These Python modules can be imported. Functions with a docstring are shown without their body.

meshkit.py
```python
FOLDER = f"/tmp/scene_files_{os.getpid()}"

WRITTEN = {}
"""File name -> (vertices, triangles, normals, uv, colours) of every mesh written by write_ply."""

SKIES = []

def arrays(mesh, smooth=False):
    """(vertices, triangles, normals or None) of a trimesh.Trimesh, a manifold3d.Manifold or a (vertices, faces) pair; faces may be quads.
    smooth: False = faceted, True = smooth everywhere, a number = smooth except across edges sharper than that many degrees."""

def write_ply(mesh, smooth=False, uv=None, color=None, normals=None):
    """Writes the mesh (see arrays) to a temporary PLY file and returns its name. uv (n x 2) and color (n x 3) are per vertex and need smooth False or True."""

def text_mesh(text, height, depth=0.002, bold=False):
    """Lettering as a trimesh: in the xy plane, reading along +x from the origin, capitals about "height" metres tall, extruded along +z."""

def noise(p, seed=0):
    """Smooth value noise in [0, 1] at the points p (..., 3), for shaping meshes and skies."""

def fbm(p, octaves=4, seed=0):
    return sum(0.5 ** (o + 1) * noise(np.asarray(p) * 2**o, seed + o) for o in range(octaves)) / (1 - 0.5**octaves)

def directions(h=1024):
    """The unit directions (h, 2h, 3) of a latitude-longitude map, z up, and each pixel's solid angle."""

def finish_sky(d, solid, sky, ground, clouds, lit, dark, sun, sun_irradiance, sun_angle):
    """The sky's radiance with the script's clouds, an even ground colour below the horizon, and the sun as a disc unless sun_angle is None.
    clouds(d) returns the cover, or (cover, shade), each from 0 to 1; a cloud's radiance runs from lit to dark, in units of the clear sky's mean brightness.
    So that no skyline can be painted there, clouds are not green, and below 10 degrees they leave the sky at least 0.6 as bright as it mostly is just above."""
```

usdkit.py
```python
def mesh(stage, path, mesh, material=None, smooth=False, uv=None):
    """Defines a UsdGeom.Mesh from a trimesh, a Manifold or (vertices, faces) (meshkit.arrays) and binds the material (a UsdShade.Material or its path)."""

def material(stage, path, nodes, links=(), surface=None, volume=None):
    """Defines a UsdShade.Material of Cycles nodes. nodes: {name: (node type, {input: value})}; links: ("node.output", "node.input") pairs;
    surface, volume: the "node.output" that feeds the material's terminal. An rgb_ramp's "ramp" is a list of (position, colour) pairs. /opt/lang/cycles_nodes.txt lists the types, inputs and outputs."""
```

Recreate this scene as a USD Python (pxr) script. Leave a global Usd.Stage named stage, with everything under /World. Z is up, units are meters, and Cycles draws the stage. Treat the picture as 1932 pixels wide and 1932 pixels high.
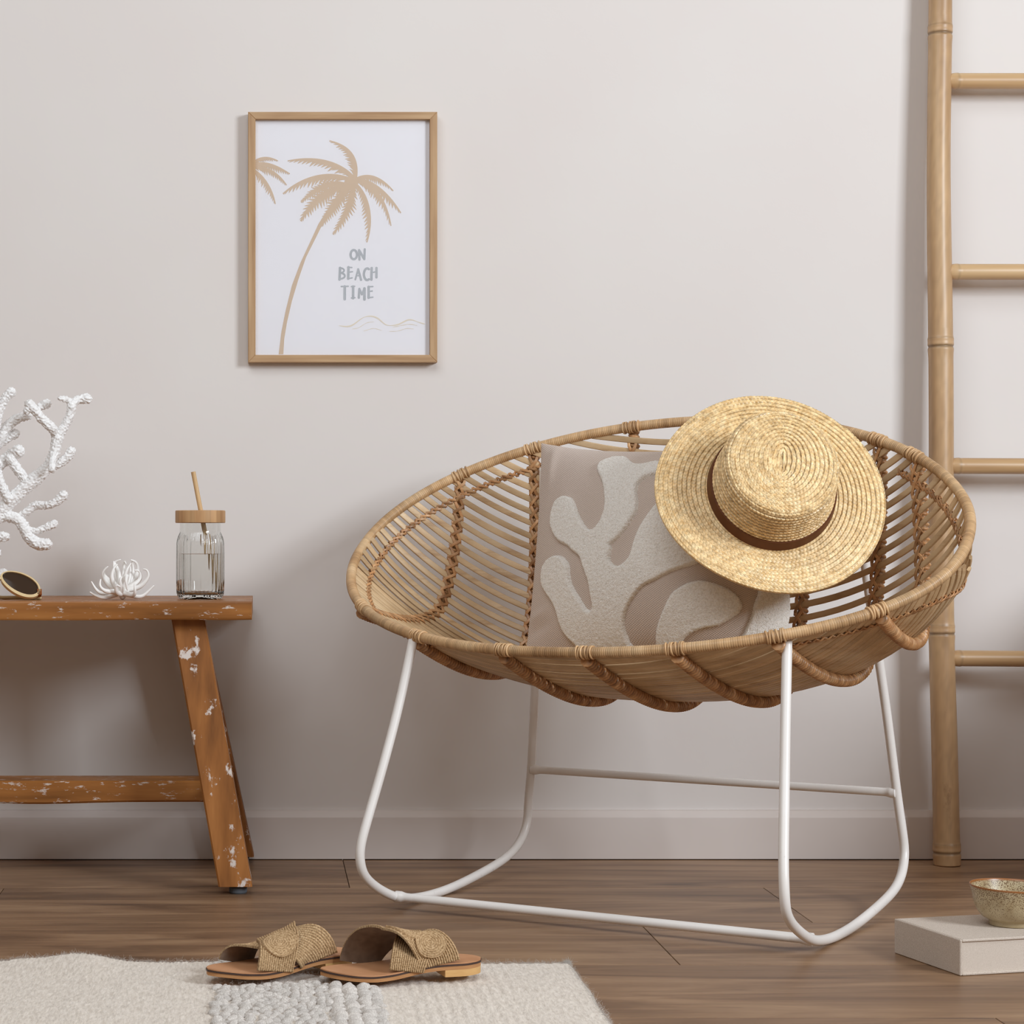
import math, random
import numpy as np
import trimesh
import shapely
from shapely.geometry import Polygon, LineString, Point, box
from shapely.ops import unary_union
from scipy.interpolate import CubicSpline
from scipy.spatial import cKDTree
from pxr import Usd, UsdGeom, UsdLux, UsdShade, Gf, Sdf, Vt
import usdkit
import meshkit

random.seed(7)
RNG = np.random.default_rng(7)
stage = Usd.Stage.CreateInMemory()
UsdGeom.SetStageUpAxis(stage, UsdGeom.Tokens.z)
UsdGeom.SetStageMetersPerUnit(stage, 1.0)
world = UsdGeom.Xform.Define(stage, '/World')
stage.SetDefaultPrim(world.GetPrim())
UsdGeom.Scope.Define(stage, '/World/Looks')

# ------------------------------------------------------------------ camera
FPX, CAMZ, PX0, PY0 = 4100.0, 0.547, 498.0, 1010.0      # focal length in pixels, height, principal point
DW = 3.677                                              # distance to the back wall
cam = UsdGeom.Camera.Define(stage, '/World/camera')
cam.CreateHorizontalApertureAttr(36.0)
cam.CreateVerticalApertureAttr(36.0)
cam.CreateFocalLengthAttr(36.0 * FPX / 1932.0)
cam.CreateHorizontalApertureOffsetAttr(36.0 * (966.0 - PX0) / 1932.0)
cam.CreateVerticalApertureOffsetAttr(36.0 * (PY0 - 966.0) / 1932.0)
cam.CreateClippingRangeAttr(Gf.Vec2f(0.1, 100.0))
cam.CreateExposureAttr(0.25)
UsdGeom.Xformable(cam).AddTransformOp().Set(Gf.Matrix4d(1, 0, 0, 0, 0, 0, 1, 0, 0, -1, 0, 0, 0, 0, CAMZ, 1))

# ------------------------------------------------------------------ light
dome = UsdLux.DomeLight.Define(stage, '/World/sky')
dome.CreateColorAttr(Gf.Vec3f(1.0, 0.82, 0.66))
dome.CreateIntensityAttr(0.07)  # even warm ambient light standing in for bounce from the unseen room


def area_light(name, pos, aim, w, h, power, color):
    L = UsdLux.RectLight.Define(stage, '/World/' + name)
    L.CreateWidthAttr(w)
    L.CreateHeightAttr(h)
    L.CreateIntensityAttr(power)
    L.CreateColorAttr(Gf.Vec3f(*color))
    m = Gf.Matrix4d().SetLookAt(Gf.Vec3d(*pos), Gf.Vec3d(*aim), Gf.Vec3d(0, 0, 1)).GetInverse()
    UsdGeom.Xformable(L).AddTransformOp().Set(m)
    return L


area_light('window_light', (2.85, 0.55, 1.85), (0.5, 3.4, 0.75), 0.95, 1.05, 25.5, (0.92, 1.0, 1.075))  # window out of view at the right, placed to light chair and wall
area_light('skylight', (-0.5, 1.0, 2.75), (0.3, 3.5, 0.7), 2.4, 1.6, 2.85, (0.92, 1.0, 1.075))  # unseen source overhead, placed to light the wall and cushion from above


# ------------------------------------------------------------------ helpers
def srgb(r, g, b):
    c = np.array([r, g, b], float) / 255.0
    return tuple(np.where(c <= 0.04045, c / 12.92, ((c + 0.055) / 1.055) ** 2.4).tolist())


def P(px, py, d):
    """The point seen at a pixel of the photograph, at distance d along the view axis."""
    return np.array([(px - PX0) / FPX * d, d, CAMZ - (py - PY0) / FPX * d])


_used = {}


def fresh(parent, name):
    n = _used.get((parent, name), -1) + 1
    _used[(parent, name)] = n
    return name if n == 0 else '%s_%03d' % (name, n)


def tag(prim, label=None, cat=None, group=None, kind=None):
    for k, v in (('label', label), ('category', cat), ('group', group), ('kind', kind)):
        if v:
            prim.SetCustomDataByKey(k, v)
    return prim


def thing(name, label, cat, group=None, kind=None):
    x = UsdGeom.Xform.Define(stage, '/World/' + fresh('/World', name))
    return tag(x.GetPrim(), label, cat, group, kind)


def obj(name, mesh, mat, parent=None, smooth=30, tone=None, label=None, kind=None, normals=None):
    base = str(parent.GetPath()) if parent is not None else '/World'
    path = base + '/' + fresh(base, name)
    if isinstance(mesh, trimesh.Trimesh):
        pass
    elif isinstance(mesh, tuple):
        v, f = np.asarray(mesh[0], float), np.asarray(mesh[1], int)
        if f.shape[1] == 4:
            f = np.vstack([f[:, [0, 1, 2]], f[:, [0, 2, 3]]])
        mesh = trimesh.Trimesh(v, f, process=False)
    m = usdkit.mesh(stage, path, mesh, MAT[mat] if isinstance(mat, str) else mat, smooth=True if tone is not None else smooth)
    if tone is not None:
        UsdGeom.PrimvarsAPI(m).CreatePrimvar('tone', Sdf.ValueTypeNames.FloatArray, 'vertex').Set(Vt.FloatArray.FromNumpy(np.asarray(tone, np.float32)))
    return tag(m.GetPrim(), label, kind=kind)


def join(ms):
    """Joins (vertices, faces) pairs or trimeshes."""
    vs, fs, n = [], [], 0
    for m in ms:
        v, f = (m.vertices, m.faces) if isinstance(m, trimesh.Trimesh) else m
        f = np.asarray(f)
        if f.shape[1] == 4:
            f = np.vstack([f[:, [0, 1, 2]], f[:, [0, 2, 3]]])
        vs.append(np.asarray(v))
        fs.append(f + n)
        n += len(v)
    return np.vstack(vs), np.vstack(fs)


def grid_faces(nu, nv, cu=False, cv=False):
    i = np.arange(nu if cu else nu - 1)
    j = np.arange(nv if cv else nv - 1)
    I, J = np.meshgrid(i, j, indexing='ij')
    a, b = I, (I + 1) % nu
    c, d = J, (J + 1) % nv
    q = np.stack([a * nv + c, b * nv + c, b * nv + d, a * nv + d], -1).reshape(-1, 4)
    return np.vstack([q[:, [0, 1, 2]], q[:, [0, 2, 3]]])


def spline(pts, n, closed=False):
    p = np.asarray(pts, float)
    if closed:
        p = np.vstack([p, p[:1]])
    d = np.sqrt(np.maximum(np.linalg.norm(np.diff(p, axis=0), axis=1), 1e-9))
    t = np.concatenate([[0], np.cumsum(d)])
    cs = CubicSpline(t, p, bc_type='periodic' if closed else 'natural')
    q = cs(np.linspace(0, t[-1], 2000))
    L = np.concatenate([[0], np.cumsum(np.linalg.norm(np.diff(q, axis=0), axis=1))])
    s = np.linspace(0, L[-1], n, endpoint=not closed)
    return np.stack([np.interp(s, L, q[:, k]) for k in range(q.shape[1])], 1)


def frames(p, closed=False, up=None):
    t = (np.roll(p, -1, 0) - np.roll(p, 1, 0)) if closed else np.gradient(p, axis=0)
    t /= np.linalg.norm(t, axis=1, keepdims=True) + 1e-12
    a = np.zeros_like(p)
    if up is None:
        ref = np.array([0, 0, 1.0]) if abs(t[0, 2]) < 0.9 else np.array([1.0, 0, 0])
        a[0] = np.cross(t[0], ref)
        a[0] /= np.linalg.norm(a[0])
        for i in range(1, len(p)):
            w = a[i - 1] - t[i] * (a[i - 1] @ t[i])
            a[i] = w / (np.linalg.norm(w) + 1e-12)
    else:
        a = up - t * (up * t).sum(1, keepdims=True)
        a /= np.linalg.norm(a, axis=1, keepdims=True) + 1e-12
    return t, a, np.cross(t, a)


def tube(path, r, sides=12, closed=False, caps=True):
    """A tube along a polyline; r a number, one per point, or (points, sides)."""
    p = np.asarray(path, float)
    t, a, b = frames(p, closed)
    if closed:      # spread the frame's closing twist
        e = a[-1] - t[0] * (a[-1] @ t[0])
        ang = math.atan2(e @ b[0], e @ a[0])
        w = -ang * np.arange(len(p)) / len(p)
        a, b = a * np.cos(w)[:, None] + b * np.sin(w)[:, None], b * np.cos(w)[:, None] - a * np.sin(w)[:, None]
    th = np.arange(sides) * 2 * np.pi / sides
    r = np.asarray(r, float)
    r = np.broadcast_to(r[:, None] if r.ndim == 1 else r, (len(p), sides))
    v = p[:, None] + r[..., None] * (np.cos(th)[None, :, None] * a[:, None] + np.sin(th)[None, :, None] * b[:, None])
    v = v.reshape(-1, 3)
    f = grid_faces(len(p), sides, closed, True)[:, ::-1]
    if caps and not closed:
        n = len(v)
        v = np.vstack([v, p[:1], p[-1:]])
        j = np.arange(sides)
        k = (j + 1) % sides
        e = (len(p) - 1) * sides
        f = np.vstack([f, np.stack([np.full(sides, n), k, j], 1), np.stack([np.full(sides, n + 1), e + j, e + k], 1)])
        f = f if True else f
    return v, f


def ribbon(path, nrm, w, h, bev=0.25, taper=None):
    """A flat cane with an eight-sided section along a path; nrm is its flat side's normal per point."""
    p = np.asarray(path, float)
    t, a, b = frames(p, up=np.asarray(nrm, float))
    x = np.array([1, 1, 1 - bev * 2 * h / w, -(1 - bev * 2 * h / w), -1, -1, -(1 - bev * 2 * h / w), 1 - bev * 2 * h / w]) * w / 2
    y = np.array([-.45, .45, 1, 1, .45, -.45, -1, -1]) * h / 2
    s = np.ones(len(p)) if taper is None else np.asarray(taper)
    v = p[:, None] + s[:, None, None] * (x[None, :, None] * b[:, None] + y[None, :, None] * a[:, None])
    v = v.reshape(-1, 3)
    f = grid_faces(len(p), 8, False, True)
    e = (len(p) - 1) * 8
    cap = np.array([[0, k, k + 1] for k in range(1, 7)])
    return v, np.vstack([f, cap[:, ::-1], e + cap])


def lathe(prof, n=64, center=(0, 0, 0)):
    """A (radius, z) profile spun about the z axis; profile running upward on the outside gives outward faces."""
    pr = np.asarray(prof, float)
    th = np.arange(n) * 2 * np.pi / n
    v = np.stack([pr[:, None, 0] * np.cos(th), pr[:, None, 0] * np.sin(th), np.broadcast_to(pr[:, None, 1], (len(pr), n))], -1).reshape(-1, 3)
    return v + np.asarray(center), grid_faces(len(pr), n, False, True)[:, ::-1]


def rbox(x0, x1, y0, y1, z0, z1, r=0.002):
    """A box with chamfered edges."""
    import manifold3d
    c = manifold3d.Manifold.hull_points(np.array([[x + sx * (r if k != 0 else 0), y + sy * (r if k != 1 else 0), z + sz * (r if k != 2 else 0)]
                                                  for x, sx in ((x0, 1), (x1, -1)) for y, sy in ((y0, 1), (y1, -1)) for z, sz in ((z0, 1), (z1, -1)) for k in range(3)]))
    return trimesh.Trimesh(*[np.asarray(q) for q in meshkit.arrays(c)[:2]], process=False)


def hull(points):
    h = trimesh.convex.convex_hull(np.asarray(points, float))
    return h


def extrude(poly, depth):
    gs = [g for g in getattr(poly, 'geoms', [poly]) if g.geom_type == 'Polygon' and g.area > 1e-9]
    return trimesh.util.concatenate([trimesh.creation.extrude_polygon(g, depth, engine='earcut') for g in gs])


# ------------------------------------------------------------------ materials
MAT = {}


DESAT = {'bamboo': 0.84, 'bamboo_rung': 0.86, 'oak_frame': 0.84, 'oak_frame_across': 0.84, 'lid_wood': 0.9, 'cane': 0.92, 'rattan_wrap': 0.92, 'straw': 0.95, 'straw_bamboo': 0.9}


def mat(name, ramp, scale=(20, 20, 20), detail=3, rough=0.6, bump=0.0, bump_scale=None, bump_dist=0.001, tone=0.0, rnd=0.0, distortion=0.0,
        spec=0.3, sheen=0.0, extra=None, coat=0.0, ramp2=None, scale2=None):
    """Noise-coloured principled material. tone: strength of the mesh's primvar 'tone'; rnd: per-object brightness spread."""
    ds = DESAT.get(name, 1.0)
    ramp = [(x, tuple(np.mean(c) * (1 - ds) + np.array(c) * ds)) for x, c in ramp]
    n = {'g': ('geometry', {}), 'm': ('mapping', {'scale': tuple(scale)}), 'n': ('noise_texture', {'scale': 1.0, 'detail': float(detail), 'distortion': float(distortion)}),
         'r': ('rgb_ramp', {'ramp': ramp}), 'p': ('principled_bsdf', {'roughness': rough, 'specular_ior_level': spec, 'sheen_weight': sheen, 'coat_weight': coat})}
    l = [('g.position', 'm.vector'), ('m.vector', 'n.vector'), ('n.fac', 'r.fac')]
    col = 'r.color'
    if rnd:
        n['o'] = ('object_info', {})
        n['ov'] = ('math', {'math_type': 'multiply_add', 'value2': 2 * rnd, 'value3': 1 - rnd})
        n['oh'] = ('hsv', {})
        l += [('o.random', 'ov.value1'), ('ov.value', 'oh.value'), (col, 'oh.color')]
        col = 'oh.color'
    if tone:
        n['a'] = ('attribute', {'attribute': 'tone'})
        n['tv'] = ('math', {'math_type': 'multiply_add', 'value2': 2 * tone, 'value3': 1 - tone})
        n['th'] = ('hsv', {})
        l += [('a.fac', 'tv.value1'), ('tv.value', 'th.value'), (col, 'th.color')]
        col = 'th.color'
    if ramp2:
        n['m2'] = ('mapping', {'scale': tuple(scale2)})
        n['n2'] = ('noise_texture', {'scale': 1.0, 'detail': 6.0, 'roughness': 0.65})
        n['r2'] = ('rgb_ramp', {'ramp': [(a, (b, b, b)) for a, b in ramp2[0]]})
        n['x2'] = ('mix_color', {'blend_type': 'mix', 'b': ramp2[1]})
        l += [('g.position', 'm2.vector'), ('m2.vector', 'n2.vector'), ('n2.fac', 'r2.fac'), ('r2.color', 'x2.fac'), (col, 'x2.a')]
        col = 'x2.result'
    l.append((col, 'p.base_color'))
    if bump:
        n['bm'] = ('mapping', {'scale': tuple(bump_scale or scale)})
        n['bn'] = ('noise_texture', {'scale': 1.0, 'detail': 3.0})
        n['b'] = ('bump', {'strength': bump, 'distance': bump_dist})
        l += [('g.position', 'bm.vector'), ('bm.vector', 'bn.vector'), ('bn.fac', 'b.height'), ('b.normal', 'p.normal')]
    MAT[name] = usdkit.material(stage, '/World/Looks/' + name, n, l, surface='p.BSDF')
    return MAT[name]


S = srgb
mat('wall_paint', [(0.3, S(225, 218, 214)), (0.7, S(227, 222, 218))], (3, 3, 3), rough=0.75, bump=0.15, bump_scale=(220, 220, 220), bump_dist=0.0004, spec=0.2)
mat('white_trim', [(0.3, S(222, 212, 206)), (0.7, S(227, 218, 213))], (6, 6, 6), rough=0.45, bump=0.1, bump_scale=(40, 200, 300), bump_dist=0.0004)
def laminate():
    n = {'g': ('geometry', {}), 'o': ('object_info', {}), 'k': ('math', {'math_type': 'multiply', 'value2': 61.0}), 'cx': ('combine_xyz', {}), 'ad': ('vector_math', {}),
         'm': ('mapping', {'scale': (1.0, 7.0, 7.0)}), 'n': ('noise_texture', {'scale': 1.6, 'detail': 8.0, 'roughness': 0.62, 'distortion': 1.1}),
         'r': ('rgb_ramp', {'ramp': [(0.25, S(90, 66, 48)), (0.40, S(120, 91, 67)), (0.52, S(143, 111, 83)), (0.62, S(158, 126, 96)), (0.78, S(172, 140, 109))]}),
         'm2': ('mapping', {'scale': (2.6, 70.0, 70.0)}), 'n2': ('noise_texture', {'scale': 1.0, 'detail': 6.0, 'roughness': 0.6}),
         'r2': ('rgb_ramp', {'ramp': [(0.3, (0.80, 0.79, 0.78)), (0.5, (1, 1, 1)), (0.7, (1.06, 1.06, 1.06))]}), 'x': ('mix_color', {'blend_type': 'multiply', 'fac': 1.0, 'use_clamp': False}),
         'm3': ('mapping', {'scale': (3.2, 24.0, 24.0)}), 'n3': ('noise_texture', {'scale': 1.0, 'detail': 3.0, 'distortion': 0.8}),
         'r3': ('rgb_ramp', {'ramp': [(0.0, (0, 0, 0)), (0.68, (0, 0, 0)), (0.76, (0.6, 0.6, 0.6))]}), 'y': ('mix_color', {'blend_type': 'mix', 'b': S(70, 52, 42)}),
         'ov': ('math', {'math_type': 'multiply_add', 'value2': 0.12, 'value3': 0.94}), 'oh': ('hsv', {}),
         'b': ('bump', {'strength': 0.12, 'distance': 0.0004}), 'p': ('principled_bsdf', {'roughness': 0.40, 'specular_ior_level': 0.35})}
    l = [('o.random', 'k.value1'), ('k.value', 'cx.x'), ('k.value', 'cx.y'), ('g.position', 'ad.vector1'), ('cx.vector', 'ad.vector2'), ('ad.vector', 'm.vector'), ('m.vector', 'n.vector'), ('n.fac', 'r.fac'),
         ('ad.vector', 'm2.vector'), ('m2.vector', 'n2.vector'), ('n2.fac', 'r2.fac'), ('r.color', 'x.a'), ('r2.color', 'x.b'), ('ad.vector', 'm3.vector'), ('m3.vector', 'n3.vector'), ('n3.fac', 'r3.fac'),
         ('r3.color', 'y.fac'), ('x.result', 'y.a'), ('o.random', 'ov.value1'), ('ov.value', 'oh.value'), ('y.result', 'oh.color'), ('oh.color', 'p.base_color'), ('n2.fac', 'b.height'), ('b.normal', 'p.normal')]
    MAT['laminate'] = usdkit.material(stage, '/World/Looks/laminate', n, l, surface='p.BSDF')


laminate()
mat('joint', [(0.0, S(52, 40, 33)), (1.0, S(52, 40, 33))], rough=0.8)
mat('cane', [(0.3, S(186, 152, 108)), (0.5, S(207, 174, 130)), (0.7, S(222, 193, 151))], (14, 14, 14), detail=5, rough=0.42, bump=0.35, bump_scale=(30, 30, 900), bump_dist=0.0006, rnd=0.12, spec=0.45,
    ramp2=([(0.0, 0.0), (0.54, 0.0), (0.74, 0.6)], S(146, 102, 62)), scale2=(9, 9, 60))
mat('rattan_wrap', [(0.3, S(178, 136, 90)), (0.5, S(200, 160, 112)), (0.7, S(214, 178, 132))], (25, 25, 25), rough=0.4, tone=0.28, spec=0.45)
mat('rattan_dark', [(0.3, S(150, 104, 64)), (0.5, S(180, 132, 88)), (0.7, S(200, 158, 114))], (60, 60, 60), rough=0.38, tone=0.3, spec=0.5)
mat('white_metal', [(0.3, S(236, 231, 226)), (0.7, S(242, 238, 234))], (12, 12, 12), rough=0.32, spec=0.5, ramp2=([(0.0, 0.0), (0.66, 0.0), (0.74, 0.25)], S(170, 150, 130)), scale2=(60, 60, 60))
mat('pile', [(0.3, S(234, 226, 216)), (0.5, S(247, 241, 233)), (0.7, S(253, 249, 243))], (420, 420, 420), detail=2, rough=0.95, bump=1.0, bump_scale=(700, 700, 700), bump_dist=0.002, sheen=0.3, spec=0.05)
mat('straw', [(0.3, S(208, 170, 112)), (0.5, S(227, 193, 138)), (0.7, S(240, 213, 163))], (120, 120, 120), rough=0.36, tone=0.42, spec=0.5)
mat('leather_band', [(0.3, S(92, 50, 24)), (0.7, S(104, 59, 30))], (60, 60, 60), rough=0.5)
mat('bamboo', [(0.25, S(158, 118, 76)), (0.5, S(190, 149, 101)), (0.75, S(208, 170, 120))], (26, 26, 2.2), detail=5, rough=0.38, tone=0.5, spec=0.45, ramp2=([(0.0, 0.0), (0.66, 0.0), (0.78, 0.6)], S(122, 82, 46)), scale2=(18, 18, 9))
mat('bamboo_rung', [(0.25, S(178, 136, 88)), (0.5, S(204, 164, 112)), (0.75, S(216, 181, 130))], (2.2, 40, 40), detail=5, rough=0.38, tone=0.5, spec=0.45, ramp2=([(0.0, 0.0), (0.68, 0.0), (0.8, 0.5)], S(130, 92, 54)), scale2=(12, 40, 40))
mat('coral_white', [(0.35, S(240, 238, 237)), (0.6, S(250, 249, 248))], (300, 300, 300), rough=0.7, spec=0.3)
mat('ceramic_white', [(0.35, S(243, 240, 236)), (0.6, S(248, 246, 243))], (50, 50, 50), rough=0.42, spec=0.45, tone=0.0)
mat('bench_wood', [(0.28, S(116, 70, 28)), (0.5, S(154, 98, 46)), (0.72, S(178, 120, 62))], (4, 40, 40), detail=6, rough=0.45, bump=0.15, bump_scale=(20, 160, 160), bump_dist=0.0006, spec=0.4,
    ramp2=([(0.0, 0.0), (0.59, 0.0), (0.615, 0.35), (0.66, 0.9)], S(214, 202, 194)), scale2=(44, 130, 130))
mat('bench_leg_wood', [(0.28, S(114, 68, 27)), (0.5, S(150, 94, 43)), (0.72, S(174, 114, 58))], (40, 40, 4), detail=6, rough=0.45, bump=0.15, bump_scale=(160, 160, 20), bump_dist=0.0006, spec=0.4,
    ramp2=([(0.0, 0.0), (0.60, 0.0), (0.62, 0.4), (0.65, 0.95)], S(222, 211, 203)), scale2=(40, 40, 26))
mat('rubber', [(0.3, S(78, 82, 88)), (0.7, S(92, 96, 102))], rough=0.6)
mat('oak_frame', [(0.28, S(176, 134, 90)), (0.5, S(192, 152, 106)), (0.72, S(204, 166, 120))], (120, 120, 8), detail=5, rough=0.5, bump=0.1, bump_scale=(300, 300, 20), bump_dist=0.0003)
mat('oak_frame_across', [(0.28, S(176, 134, 90)), (0.5, S(192, 152, 106)), (0.72, S(204, 166, 120))], (8, 120, 120), detail=5, rough=0.5, bump=0.1, bump_scale=(20, 300, 300), bump_dist=0.0003)
mat('paper', [(0.3, S(226, 224, 228)), (0.7, S(228, 226, 230))], (5, 5, 5), rough=0.8, spec=0.1)
mat('print_tan', [(0.3, S(200, 178, 156)), (0.7, S(204, 183, 162))], (9, 9, 9), rough=0.8, spec=0.1)
mat('print_grey', [(0.3, S(170, 173, 177)), (0.7, S(182, 184, 188))], (70, 70, 70), rough=0.8, spec=0.1)
mat('print_sand', [(0.3, S(216, 204, 186)), (0.7, S(220, 209, 192))], (9, 9, 9), rough=0.8, spec=0.1)
mat('lid_wood', [(0.28, S(176, 128, 82)), (0.5, S(198, 152, 102)), (0.72, S(212, 170, 120))], (60, 60, 6), detail=4, rough=0.5, tone=0.14)
mat('straw_bamboo', [(0.28, S(196, 154, 102)), (0.5, S(214, 176, 124)), (0.72, S(224, 190, 140))], (150, 150, 20), rough=0.45)
mat('cream_acetate', [(0.3, S(216, 190, 142)), (0.7, S(226, 202, 158))], (40, 40, 40), rough=0.22, spec=0.5, coat=0.3)
mat('tortoise', [(0.3, S(120, 66, 30)), (0.7, S(156, 92, 48))], (120, 120, 120), rough=0.25)
mat('lens', [(0.3, S(58, 44, 34)), (0.7, S(66, 51, 40))], (10, 10, 10), rough=0.12, spec=0.18)
mat('wool', [(0.3, S(203, 191, 177)), (0.5, S(221, 210, 197)), (0.7, S(233, 223, 211))], (330, 60, 200), detail=4, rough=0.95, bump=0.8, bump_scale=(500, 260, 400), bump_dist=0.0012, sheen=0.25, spec=0.05,
    ramp2=([(0.0, 0.0), (0.68, 0.0), (0.76, 0.45)], S(176, 164, 152)), scale2=(260, 160, 200))
mat('wool_chunky', [(0.3, S(196, 188, 180)), (0.5, S(216, 209, 202)), (0.7, S(232, 226, 219))], (900, 260, 500), detail=4, rough=1.0, bump=0.9, bump_scale=(1500, 380, 900), bump_dist=0.0014, tone=0.2, sheen=0.25, spec=0.05,
    ramp2=([(0.0, 0.0), (0.66, 0.0), (0.74, 0.5)], S(168, 166, 170)), scale2=(190, 190, 190))
mat('jute', [(0.3, S(150, 120, 86)), (0.5, S(180, 149, 112)), (0.7, S(203, 174, 137))], (420, 420, 420), detail=3, rough=0.85, tone=0.5, spec=0.15, bump=0.5, bump_scale=(900, 900, 900), bump_dist=0.0008)
mat('strap_lining', [(0.3, S(104, 86, 72)), (0.7, S(124, 104, 88))], (90, 90, 90), rough=0.7)
mat('footbed', [(0.3, S(190, 136, 96)), (0.7, S(205, 152, 112))], (30, 30, 30), rough=0.5, bump=0.1, bump_scale=(400, 400, 400), bump_dist=0.0003)
mat('welt', [(0.3, S(64, 48, 42)), (0.7, S(80, 60, 52))], (60, 60, 60), rough=0.5)
mat('outsole', [(0.3, S(172, 122, 78)), (0.7, S(190, 140, 94))], (30, 30, 200), rough=0.6)
mat('heel_wood', [(0.3, S(206, 160, 102)), (0.7, S(218, 176, 118))], (40, 40, 200), rough=0.6)
mat('linen', [(0.3, S(186, 172, 158)), (0.5, S(203, 190, 177)), (0.7, S(214, 202, 190))], (800, 800, 1100), detail=3, rough=0.9, bump=0.4, bump_scale=(900, 900, 900), bump_dist=0.0006, spec=0.1,
    ramp2=([(0.0, 0.0), (0.66, 0.0), (0.75, 0.5)], S(128, 112, 98)), scale2=(300, 300, 700))
mat('pages', [(0.3, S(190, 176, 162)), (0.5, S(208, 195, 182)), (0.7, S(218, 206, 194))], (1300, 1300, 1900), detail=3, rough=0.9, spec=0.1)


def fabric_material():
    """Plain basket weave in the cushion's own coordinates (primvars wu, wv in metres)."""
    n = {'a': ('attribute', {'attribute': 'wu'}), 'b': ('attribute', {'attribute': 'wv'}),
         'ka': ('math', {'math_type': 'multiply', 'value2': 2 * math.pi / 0.0044}), 'kb': ('math', {'math_type': 'multiply', 'value2': 2 * math.pi / 0.0034}),
         'sa': ('math', {'math_type': 'sine'}), 'sb': ('math', {'math_type': 'sine'}), 'm': ('math', {'math_type': 'multiply'}),
         'h': ('math', {'math_type': 'multiply_add', 'value2': 0.5, 'value3': 0.5}),
         'r': ('rgb_ramp', {'ramp': [(0.0, S(186, 167, 155)), (0.6, S(203, 186, 174)), (1.0, S(219, 204, 193))]}),
         'bp': ('bump', {'strength': 0.7, 'distance': 0.0008}), 'p': ('principled_bsdf', {'roughness': 0.85, 'specular_ior_level': 0.15, 'sheen_weight': 0.2})}
    l = [('a.fac', 'ka.value1'), ('b.fac', 'kb.value1'), ('ka.value', 'sa.value1'), ('kb.value', 'sb.value1'), ('sa.value', 'm.value1'), ('sb.value', 'm.value2'),
         ('m.value', 'h.value1'), ('h.value', 'r.fac'), ('r.color', 'p.base_color'), ('h.value', 'bp.height'), ('bp.normal', 'p.normal')]
    MAT['weave'] = usdkit.material(stage, '/World/Looks/weave', n, l, surface='p.BSDF')


fabric_material()


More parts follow.
